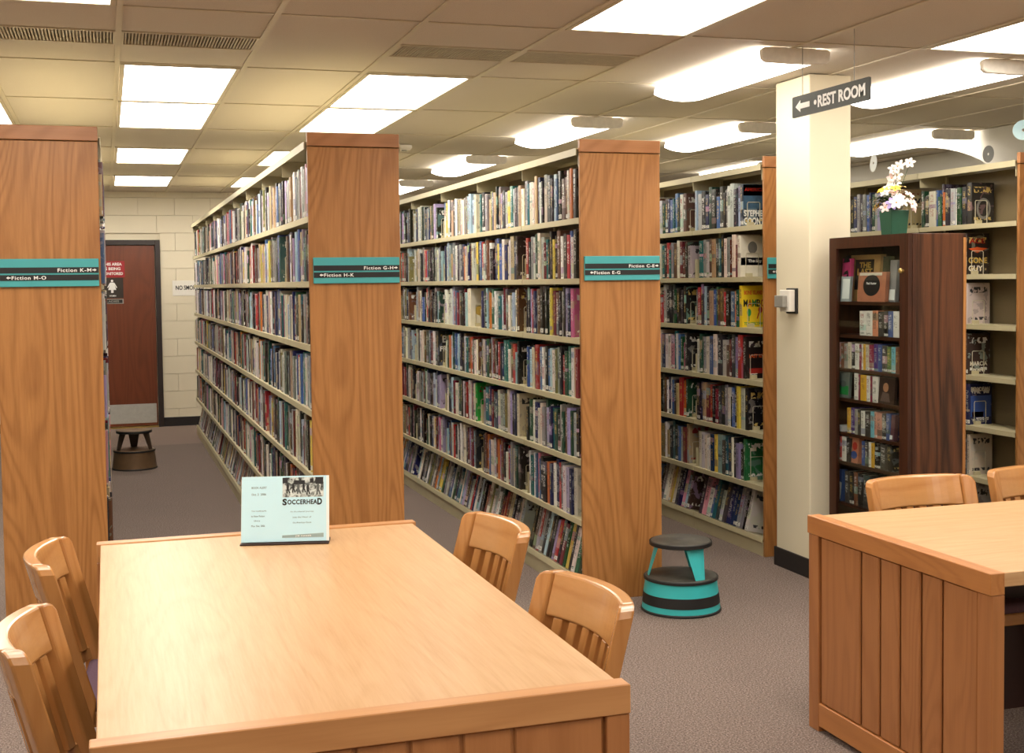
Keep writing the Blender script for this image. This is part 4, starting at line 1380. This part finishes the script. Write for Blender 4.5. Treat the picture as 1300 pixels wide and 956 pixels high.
def cy(px, x=3.5):
    """depth along the cabinet front of a mark across its face (0 = near stile, 1 = far stile)"""
    return min(CY1 - 0.022, (CY1 - 0.062 - (px - 1063) * (CY1 - CY0 - 0.128) / (1142 - 1063)) * x / 3.5)
M_MEDIA = M['book']
def media(kind, label, y_far, y_near, z_, h, d, col, seed=None, facing=False, x=None):
    """audiobook or disc case: spine towards the glass"""
    w = abs(y_far - y_near) - 0.0012
    xx = CX0 + 0.03 if x is None else x
    me = bpy.data.meshes.new(kind)
    vs_ = book_verts(w, h, d)
    me.from_pydata(vs_, [], BF)
    cols, bk = book_data(col, rnd.uniform(0, 97) if seed is None else seed)
    if facing:
        bk[:, 1] = np.where(BKIND == 0, 1, BKIND)
    fill_attrs(me, cols, bk, book_uv(w, h, d, vs_))
    me.materials.append(M['book'])
    o = link_obj(kind, me)
    o.location = (xx, min(y_far, y_near) + 0.0006, z_ + 0.0005)
    tag(o, label, 'audiobook', 'audiobooks in the walnut cabinet')
    return o
COLN = {'w': ('white', (228, 226, 218)), 'o': ('orange', (214, 140, 104)), 'k': ('black', (34, 32, 32)), 'd': ('dark grey', (66, 62, 60)), 'b': ('blue', (70, 92, 150)),
        'p': ('pink', (222, 170, 160)), 'n': ('brown', (120, 74, 50)), 'g': ('grey', (160, 156, 148)), 'c': ('cream', (216, 206, 184)), 'm': ('maroon', (140, 42, 72)),
        'y': ('yellow', (224, 176, 60)), 'u': ('purple', (84, 62, 128)), 't': ('cyan', (120, 190, 206)), 'r': ('red', (190, 60, 56)), 'e': ('green', (90, 120, 60)), 's': ('salmon', (206, 150, 130))}
rowsp = {
    1: [(1093, 1101, 'w'), (1101, 1109, 'w'), (1109, 1116, 'o'), (1116, 1123, 'd'), (1123, 1128, 'k'), (1128, 1134, 'b'), (1134, 1141, 'w')],
    2: [(1064, 1069, 'p'), (1069, 1073, 'n'), (1073, 1078, 'g'), (1078, 1083, 'c'), (1083, 1087, 'k'), (1087, 1093, 'w'), (1093, 1096, 'm'), (1096, 1098, 'w'), (1098, 1101, 'y'), (1101, 1105, 'c'), (1105, 1111, 'm'), (1111, 1116, 'u'), (1116, 1121, 'b'), (1121, 1127, 'd'), (1127, 1132, 'e'), (1132, 1137, 't'), (1137, 1141, 'n')],
    3: [(1086, 1092, 'w'), (1092, 1094, 'm'), (1094, 1102, 'y'), (1102, 1107, 'w'), (1107, 1109, 'm'), (1109, 1116, 'w')],
    4: [(1077, 1082, 'y'), (1082, 1087, 'u'), (1087, 1091, 'g'), (1091, 1095, 'd'), (1095, 1100, 'w'), (1100, 1107, 'd'), (1107, 1112, 't'), (1112, 1115, 's'), (1115, 1121, 's'), (1121, 1126, 'd'), (1126, 1131, 'b')],
    5: [(1063, 1065, 'g'), (1065, 1070, 'r'), (1070, 1076, 'w'), (1076, 1082, 'k'), (1096, 1100, 'b'), (1100, 1105, 'd'), (1105, 1108, 'w'), (1108, 1112, 'y'), (1112, 1119, 'k'), (1119, 1127, 'd'), (1127, 1133, 'k')],
    6: [(1074, 1080, 'd'), (1080, 1086, 'k'), (1086, 1091, 'n'), (1091, 1098, 'k'), (1098, 1106, 'd')],
}
HT = {1: 0.122, 2: 0.128, 3: 0.132, 4: 0.128, 5: 0.125, 6: 0.165}
for r_, items in rowsp.items():
    for k, (a, b, c) in enumerate(items):
        nm, col = COLN[c]
        media('audiobook_case', '%s case, %s along the %s shelf of the glass-doored walnut cabinet' % (nm, ordinal(k + 1), ordinal(r_ + 1)), cy(a, CX0 + 0.03), cy(b, CX0 + 0.03), CS[r_], HT[r_] * rnd.uniform(0.95, 1.03), 0.11, col)
# cases shown face out
def faceout(name, label, px0, px1, z_, h, d, col, x, matname=None, tilt=4):
    y0, y1 = cy(px1, x + 0.02), cy(px0, x + 0.02)
    t = thing(name, label, 'audiobook', (x, (y0 + y1) / 2, z_ + 0.0005), 'audiobooks in the walnut cabinet')
    a = math.radians(tilt)
    mb = MB()
    mb.box(0, d, y0, y1, 0, h)
    mb.v = [(x + p[0] * math.cos(a) + p[2] * math.sin(a), p[1], z_ + 0.001 + p[2] * math.cos(a)) for p in mb.v]
    part('case', mb, plain('case_%s' % name, col, 0.35, 0, 0.12, 25), t)
    def at(yfrac, zfrac):
        zz = h * zfrac
        return (x + zz * math.sin(a), y1 - (y1 - y0) * yfrac, z_ + 0.001 + zz * math.cos(a))
    return t, at, (0, -1, 0), (math.sin(a), 0, math.cos(a)), y1 - y0
t, at, f1, f2, w = faceout('face_out_book', 'hot pink face-out cover, top shelf of the walnut cabinet', 1065, 1084, CS[0], 0.215, 0.02, (216, 70, 130), 3.55)
for (a, b_, ww, hh) in ((0.2, 0.62, 0.6, 0.03), (0.5, 0.5, 0.35, 0.05), (0.15, 0.3, 0.5, 0.03), (0.1, 0.9, 0.8, 0.05)):
    flat_shape('cover_print', [(0, 0), (w * ww, 0.005), (w * ww * 0.8, hh * 0.8), (0.01, hh * 0.5)], at(a, b_), f1, f2, M['black_print'], t)
t, at, f1, f2, w = faceout('face_out_case', 'pale blue grey case leaning before the pink cover in the walnut cabinet', 1073, 1085, CS[0], 0.125, 0.014, (168, 180, 186), 3.53)
flat_shape('cover_print', [(0, 0), (w * 0.75, 0), (w * 0.75, 0.1), (0, 0.1)], at(0.2, 0.1), f1, f2, M['paper_white'], t)
t, at, f1, f2, w = faceout('face_out_book', 'tan bordered black cover lettered in gold, top shelf of the walnut cabinet', 1084, 1121, CS[0], 0.232, 0.03, (206, 170, 112), 3.585)
flat_shape('cover_print', [(0, 0), (w * 0.62, 0), (w * 0.62, 0.15), (0, 0.15)], at(0.18, 0.25), f1, f2, M['black_print'], t)
lettering('THE', at(0.32, 0.72), f1, f2, 0.028, M['ink_gold'], t, w * 0.38, 0.03, 1.0, 0.0018, 0.0004)
lettering('LAST', at(0.26, 0.56), f1, f2, 0.034, M['ink_gold'], t, w * 0.5, 0.03, 1.0, 0.0018, 0.0004)
t, at, f1, f2, w = faceout('face_out_case', 'copper brown square case with a black oval, top shelf of the walnut cabinet', 1095, 1129, CS[0], 0.145, 0.02, (180, 118, 90), 3.535)
flat_shape('cover_print', ellipse_pts(w * 0.5, 0.08, w * 0.3, 0.052, 24), at(0, 0), f1, f2, M['black_print'], t)
lettering('Paul Auster', at(0.32, 0.58), f1, f2, 0.012, M['white_print'], t, w * 0.36, 0.02, 1.0, 0.0018, 0.0004)
flat_shape('cover_print', [(0, 0), (w * 0.8, 0), (w * 0.8, 0.014), (0, 0.014)], at(0.05, 0.88), f1, f2, M['ink_pale'], t)
t, at, f1, f2, w = faceout('face_out_book', 'dark green book behind the copper case, top shelf of the walnut cabinet', 1123, 1131, CS[0], 0.22, 0.03, (44, 58, 44), 3.60)
t, at, f1, f2, w = faceout('face_out_case', 'grey white case at the near end, top shelf of the walnut cabinet', 1133, 1141, CS[0], 0.2, 0.02, (150, 150, 150), 3.56)
flat_shape('cover_print', [(0, 0), (w * 0.8, 0), (w * 0.8, 0.05), (0, 0.05)], at(0.1, 0.05), f1, f2, M['paper_white'], t)
t, at, f1, f2, w = faceout('face_out_case', 'green landscape disc case face out, fourth shelf of the walnut cabinet', 1065, 1084, CS[3], 0.13, 0.015, (112, 120, 116), 3.535)
flat_shape('cover_print', [(0, 0), (w * 0.9, 0), (w * 0.9, 0.045), (0, 0.05)], at(0.05, 0.12), f1, f2, M['ink_green'], t)
flat_shape('cover_print', ellipse_pts(w * 0.45, 0.07, w * 0.3, 0.016), at(0, 0), f1, f2, M['ink_mid'], t, 0.0016)
t, at, f1, f2, w = faceout('face_out_case', 'dark portrait disc case face out, fourth shelf of the walnut cabinet', 1117, 1140, CS[3], 0.13, 0.015, (58, 42, 36), 3.535)
flat_shape('cover_print', ellipse_pts(w * 0.55, 0.078, w * 0.14, 0.022), at(0, 0), f1, f2, plain('portrait_print', (176, 130, 98), 0.4), t)
flat_shape('cover_print', [(0, 0), (w * 0.5, 0), (w * 0.42, 0.04), (w * 0.1, 0.045)], at(0.3, 0.08), f1, f2, plain('portrait_shirt_print', (110, 92, 84), 0.4), t)
t, at, f1, f2, w = faceout('face_out_case', 'blue and brown case with white label, fifth shelf of the walnut cabinet', 1131, 1140, CS[4], 0.125, 0.02, (98, 66, 74), 3.532)
flat_shape('cover_print', [(0, 0), (w * 0.6, 0), (w * 0.6, 0.02), (0, 0.02)], at(0.2, 0.06), f1, f2, M['paper_white'], t)
t, at, f1, f2, w = faceout('face_out_case', 'white case lying flat, fifth shelf of the walnut cabinet', 1063, 1076, CS[4], 0.03, 0.1, (216, 218, 220), 3.532, tilt=0)
t, at, f1, f2, w = faceout('face_out_case', 'orange and blue patterned case face out, sixth shelf of the walnut cabinet', 1083, 1096, CS[5], 0.13, 0.03, (196, 130, 100), 3.535)
flat_shape('cover_print', ellipse_pts(w * 0.6, 0.04, w * 0.3, 0.02), at(0, 0), f1, f2, M['ink_blue'], t)
flat_shape('cover_print', ellipse_pts(w * 0.65, 0.085, w * 0.22, 0.02), at(0, 0), f1, f2, M['ink_red'], t)
t, at, f1, f2, w = faceout('face_out_case', 'blue and white case face out, lowest stocked shelf of the walnut cabinet', 1063, 1074, CS[6], 0.16, 0.03, (60, 84, 136), 3.535)
flat_shape('cover_print', [(0, 0), (w * 0.8, 0), (w * 0.9, 0.085), (0, 0.09)], at(0.05, 0.05), f1, f2, M['paper_white'], t)

# ------------------------------------------------------------------ flower pot on the cabinet
px_, py_ = 3.625, 5.22
fp = thing('potted_flowers', 'green square pot of white and yellow flowers on top of the walnut cabinet', 'plant', (px_, py_, CT))
mb = MB()
vs_ = []
for z_, r_ in ((0.0, 0.043), (0.12, 0.051)):
    vs_ += [(px_ + sx * r_, py_ + sy * r_, CT + z_) for sx, sy in ((-1, -1), (1, -1), (1, 1), (-1, 1))]
mb.add(vs_, [(3, 2, 1, 0), (4, 5, 6, 7), (0, 1, 5, 4), (1, 2, 6, 5), (2, 3, 7, 6), (3, 0, 4, 7)])
part('pot', mb, M['pot'], fp, 0.004, 2)
fr = random.Random(3)
stems = MB()
top = Vector((px_, py_, CT + 0.118))
def petal_flower(c, d, r, npet, mat_p, name='flower'):
    d = d.normalized()
    a = d.orthogonal().normalized()
    b = d.cross(a)
    mb = MB()
    for k in range(npet):
        t_ = 2 * PI * k / npet + fr.uniform(-0.1, 0.1)
        rad = a * math.cos(t_) + b * math.sin(t_)
        tan = d.cross(rad)
        pts = []
        for s, wv, lift in ((0.08, 0.08, 0.0), (0.4, 0.26, 0.14), (0.75, 0.27, 0.2), (1.0, 0.06, 0.1)):
            pts += [c + rad * (r * s) - tan * (r * wv) + d * (r * lift), c + rad * (r * s) + tan * (r * wv) + d * (r * lift)]
        mb.add(pts, [(0, 1, 3, 2), (2, 3, 5, 4), (4, 5, 7, 6)], True)
    o = part(name, mb, mat_p, fp)
    ctr = MB()
    ctr.add([c + d * (r * 0.22), c + a * r * 0.14 + d * r * 0.08, c + b * r * 0.14 + d * r * 0.08, c - a * r * 0.14 + d * r * 0.08, c - b * r * 0.14 + d * r * 0.08], [(0, 1, 2), (0, 2, 3), (0, 3, 4), (0, 4, 1)], True)
    part('flower_centre', ctr, M['bud'], o)
def leaf(c, d, L, w):
    d = d.normalized()
    s = d.cross(Vector((0, 0, 1))).normalized()
    u_ = s.cross(d)
    pts = []
    for f_, ww, dr_ in ((0, 0.15, 0), (0.35, 1, 0.06), (0.7, 0.75, 0.0), (1, 0.05, -0.16)):
        pts += [c + d * (L * f_) - s * w * ww + u_ * (L * dr_), c + d * (L * f_) + u_ * (L * (dr_ - 0.04)), c + d * (L * f_) + s * w * ww + u_ * (L * dr_)]
    fs_ = []
    for k in range(3):
        a = 3 * k
        fs_ += [(a, a + 1, a + 4, a + 3), (a + 1, a + 2, a + 5, a + 4)]
    part('leaf', MB().add(pts, fs_, True), M['leaf'], fp)
kinds = ['petal_white'] * 9 + ['petal_pink'] * 3 + ['petal_yellow'] * 3 + ['petal_lilac'] * 2
e_r = Vector((math.cos(yaw), -math.sin(yaw), 0))     # sideways as the room sees it
toward = Vector((-px_, -py_, 0)).normalized()
for k in range(38):
    if k < 26:       # mound above the rim
        a = fr.uniform(0, 2 * PI)
        el = fr.uniform(0.05, 1.3)
        rr = fr.uniform(0.06, 0.098)
        c = top + Vector((math.cos(a) * math.cos(el) * rr, math.sin(a) * math.cos(el) * rr, 0.005 + math.sin(el) * rr * 1.25))
        dirn = (c - top) + Vector((0, 0, 0.02)) + toward * 0.03
        r_ = fr.uniform(0.026, 0.036)
    else:            # spire bending over to one side at the tip
        f_ = (k - 26) / 11
        c = top + Vector((0, 0, 0.09 + 0.15 * f_)) + e_r * (-0.012 + 0.04 * f_ ** 2.2) + Vector((fr.uniform(-0.018, 0.018), fr.uniform(-0.018, 0.018), 0))
        if k > 34:
            c += e_r * 0.022 * (k - 34) / 2 + Vector((0, 0, -0.006 * (k - 35)))
        dirn = toward + Vector((fr.uniform(-0.6, 0.6), fr.uniform(-0.6, 0.6), fr.uniform(0, 0.8)))
        r_ = fr.uniform(0.022, 0.031)
    mt = fr.choice(kinds) if k < 32 else 'petal_white'
    petal_flower(c, dirn, r_, fr.choice((5, 6, 6)), M[mt])
    stems.tube([top + Vector((fr.uniform(-0.02, 0.02), fr.uniform(-0.02, 0.02), -0.01)), top.lerp(c, 0.5) + Vector((0, 0, 0.01)), c], 0.0014, 5)
part('stems', stems, M['leaf'], fp, kind='stuff')
for k in range(22):
    a = fr.uniform(0, 2 * PI)
    c = top + Vector((math.cos(a) * 0.02, math.sin(a) * 0.02, fr.uniform(0.0, 0.07)))
    leaf(c, Vector((math.cos(a), math.sin(a), fr.uniform(-0.15, 0.8))), fr.uniform(0.06, 0.10), 0.011)

# ------------------------------------------------------------------ hanging rest room sign
SX_ = 3.014
rs = thing('hanging_sign', 'dark hanging sign reading REST ROOM with a white arrow, beside the column', 'sign', (SX_, 4.81, 2.335))
org = Vector((SX_ - 0.004, 5.118, 2.287))
s1, s2 = (0, -1, 0), (0, 0, 1)
flat_shape('sign_board', rounded_rect(0.612, 0.095, 0.008), Vector((SX_ + 0.004, 5.118, 2.287)), s1, s2, M['sign_dark'], rs, 0.0, 0.008)
aw = [(0.03, 0.047), (0.072, 0.074), (0.072, 0.059), (0.15, 0.059), (0.15, 0.035), (0.072, 0.035), (0.072, 0.02)]
flat_shape('arrow', aw, org, s1, s2, M['white_print'], rs)
flat_shape('bullet', ellipse_pts(0.197, 0.047, 0.011, 0.011, 14), org, s1, s2, M['white_print'], rs)
lettering('REST ROOM', org + Vector((0, -0.218, 0.021)), s1, s2, 0.053, M['white_print'], rs, 0.365, 0.035, 1.0, 0.0006, 0.0008)
for yy in (4.623, 5.035):
    part('wire', MB().tube([(SX_, yy, 2.38), (SX_, yy, CZ - 0.002)], 0.0018, 6), M['grey'], rs)

# control box on the column
cbx = thing('wall_control', 'beige control box with black back plate on the white column', 'switch', (3.44, 5.86, 1.44))
part('back_plate', MB().box(3.428, 3.4395, 5.79, 5.895, 1.372, 1.505), M['black'], cbx, 0.002, 1)
part('cover', MB().box(3.392, 3.4278, 5.803, 5.90, 1.382, 1.497), M['white'], cbx, 0.004, 2)
part('dial', MB().box(3.362, 3.3918, 5.82, 5.905, 1.405, 1.468), M['grey'], cbx, 0.004, 2)

# ------------------------------------------------------------------ signs on the back wall and door
ds = YF - 0.005
def wall_plate(name, label, x0, x1, z0, z1, yy, mat, th=0.004):
    t = thing(name, label, 'sign', ((x0 + x1) / 2, yy, (z0 + z1) / 2))
    part('plate', MB().box(x0, x1, yy - th, yy - 0.0004, z0, z1), mat, t, 0.0008, 1)
    return t
t = wall_plate('warning_sign', 'red sign reading THIS AREA IS BEING MONITORED on the brown door', -0.06, 0.198, 1.662, 1.84, ds, M['red_sign'])
for s, z_, w, xo in (('THIS AREA', 1.79, 0.2, -0.032), ('IS BEING', 1.74, 0.17, -0.016), ('MONITORED', 1.687, 0.22, -0.042)):
    lettering(s, (xo, ds - 0.004, z_), (1, 0, 0), (0, 0, 1), 0.032, M['white_print'], t, w, 0.03, 1.0, 0.0005, 0.0006)
t = wall_plate('restroom_sign', 'dark brown door sign with white woman symbol above a LADIES strip', -0.04, 0.178, 1.435, 1.655, ds, M['brown_sign'])
og = Vector((0.062, ds - 0.004, 1.462))
fig = [(-0.012, 0.03), (-0.012, 0.062), (-0.042, 0.062), (-0.02, 0.115), (-0.03, 0.108), (-0.044, 0.085), (-0.05, 0.09), (-0.03, 0.138), (-0.014, 0.146), (0.014, 0.146), (0.03, 0.138), (0.05, 0.09), (0.044, 0.085), (0.03, 0.108), (0.02, 0.115), (0.042, 0.062), (0.012, 0.062), (0.012, 0.03)]
mbf = MB()
def poly(pts):
    n = len(pts)
    a = [(og.x + x, og.y - 0.0015, og.z + y) for x, y in pts]
    mbf.add(a, [tuple(range(n))])
poly([(-0.013, 0.03), (0.013, 0.03), (0.013, 0.064), (-0.013, 0.064)])
poly([(-0.042, 0.062), (0.042, 0.062), (0.018, 0.144), (-0.018, 0.144)])
poly([(-0.052, 0.088), (-0.043, 0.084), (-0.018, 0.132), (-0.024, 0.142)])
poly([(0.043, 0.084), (0.052, 0.088), (0.024, 0.142), (0.018, 0.132)])
poly(ellipse_pts(0, 0.161, 0.013, 0.013, 14))
part('woman_symbol', mbf, M['white_print'], t)
lettering('WOMEN', (0.03, ds - 0.004, 1.452), (1, 0, 0), (0, 0, 1), 0.016, M['white_print'], t, 0.07, 0.02, 1.0, 0.0005, 0.0006)
t2 = wall_plate('name_plate', 'small grey and black plate reading LADIES under the woman symbol', -0.04, 0.178, 1.372, 1.425, ds, M['grey'])
part('plate_field', MB().box(-0.028, 0.166, ds - 0.0046, ds - 0.0041, 1.38, 1.417), M['black'], t2)
lettering('LADIES', (0.0, ds - 0.0046, 1.388), (1, 0, 0), (0, 0, 1), 0.022, M['grey'], t2, 0.13, 0.02, 1.0, 0.0004, 0.0005)
t = wall_plate('no_smoking_sign', 'white NO SMOKING notice on the cream block wall', 0.70, 1.06, 1.45, 1.62, YF - 0.0005, M['white'])
lettering('NO SMOKING', (0.735, YF - 0.0045, 1.515), (1, 0, 0), (0, 0, 1), 0.05, M['black_print'], t, 0.30, 0.02, 1.0, 0.0005, 0.0006)

# ------------------------------------------------------------------ discs hanging on threads from the ceiling
def hanging_disc(label, p, nrm, mat):
    t = thing('hanging_disc', label, 'disc', p, 'discs hanging on threads from the ceiling')
    p, n = Vector(p), Vector(nrm).normalized()
    a = n.orthogonal().normalized()
    b = n.cross(a)
    R_, r_, k = 0.058, 0.009, 28
    vs_, fs_ = [], []
    for th in (0.0, 0.0014):
        for rad in (R_, r_):
            for i in range(k):
                an = 2 * PI * i / k
                vs_.append(p + (a * math.cos(an) + b * math.sin(an)) * rad + n * th)
    for i in range(k):
        j = (i + 1) % k
        fs_ += [(i, j, k + j, k + i), (2 * k + i, 3 * k + i, 3 * k + j, 2 * k + j), (i, 2 * k + i, 2 * k + j, j), (k + i, k + j, 3 * k + j, 3 * k + i)]
    part('disc', MB().add(vs_, fs_), mat, t)
    part('thread', MB().tube([p + Vector((0, 0, R_)), (p.x, p.y, CZ - 0.003)], 0.0006, 4), M['white'], t)
hanging_disc('pale green white disc hanging on a thread beside the flowers', (4.842, 7.2, 2.312), (-0.98, 0.2, 0.05), M['paper_white'])
hanging_disc('grey disc hanging on a thread before the arched wall', (5.748, 7.2, 2.39), (-1.0, 0.0, 0.0), M['disc_dark'])
hanging_disc('pale green disc hanging at the picture edge by the arched wall', (5.03, 6.0, 2.392), (-0.6, -0.7, 0.05), M['paper_cyan'])
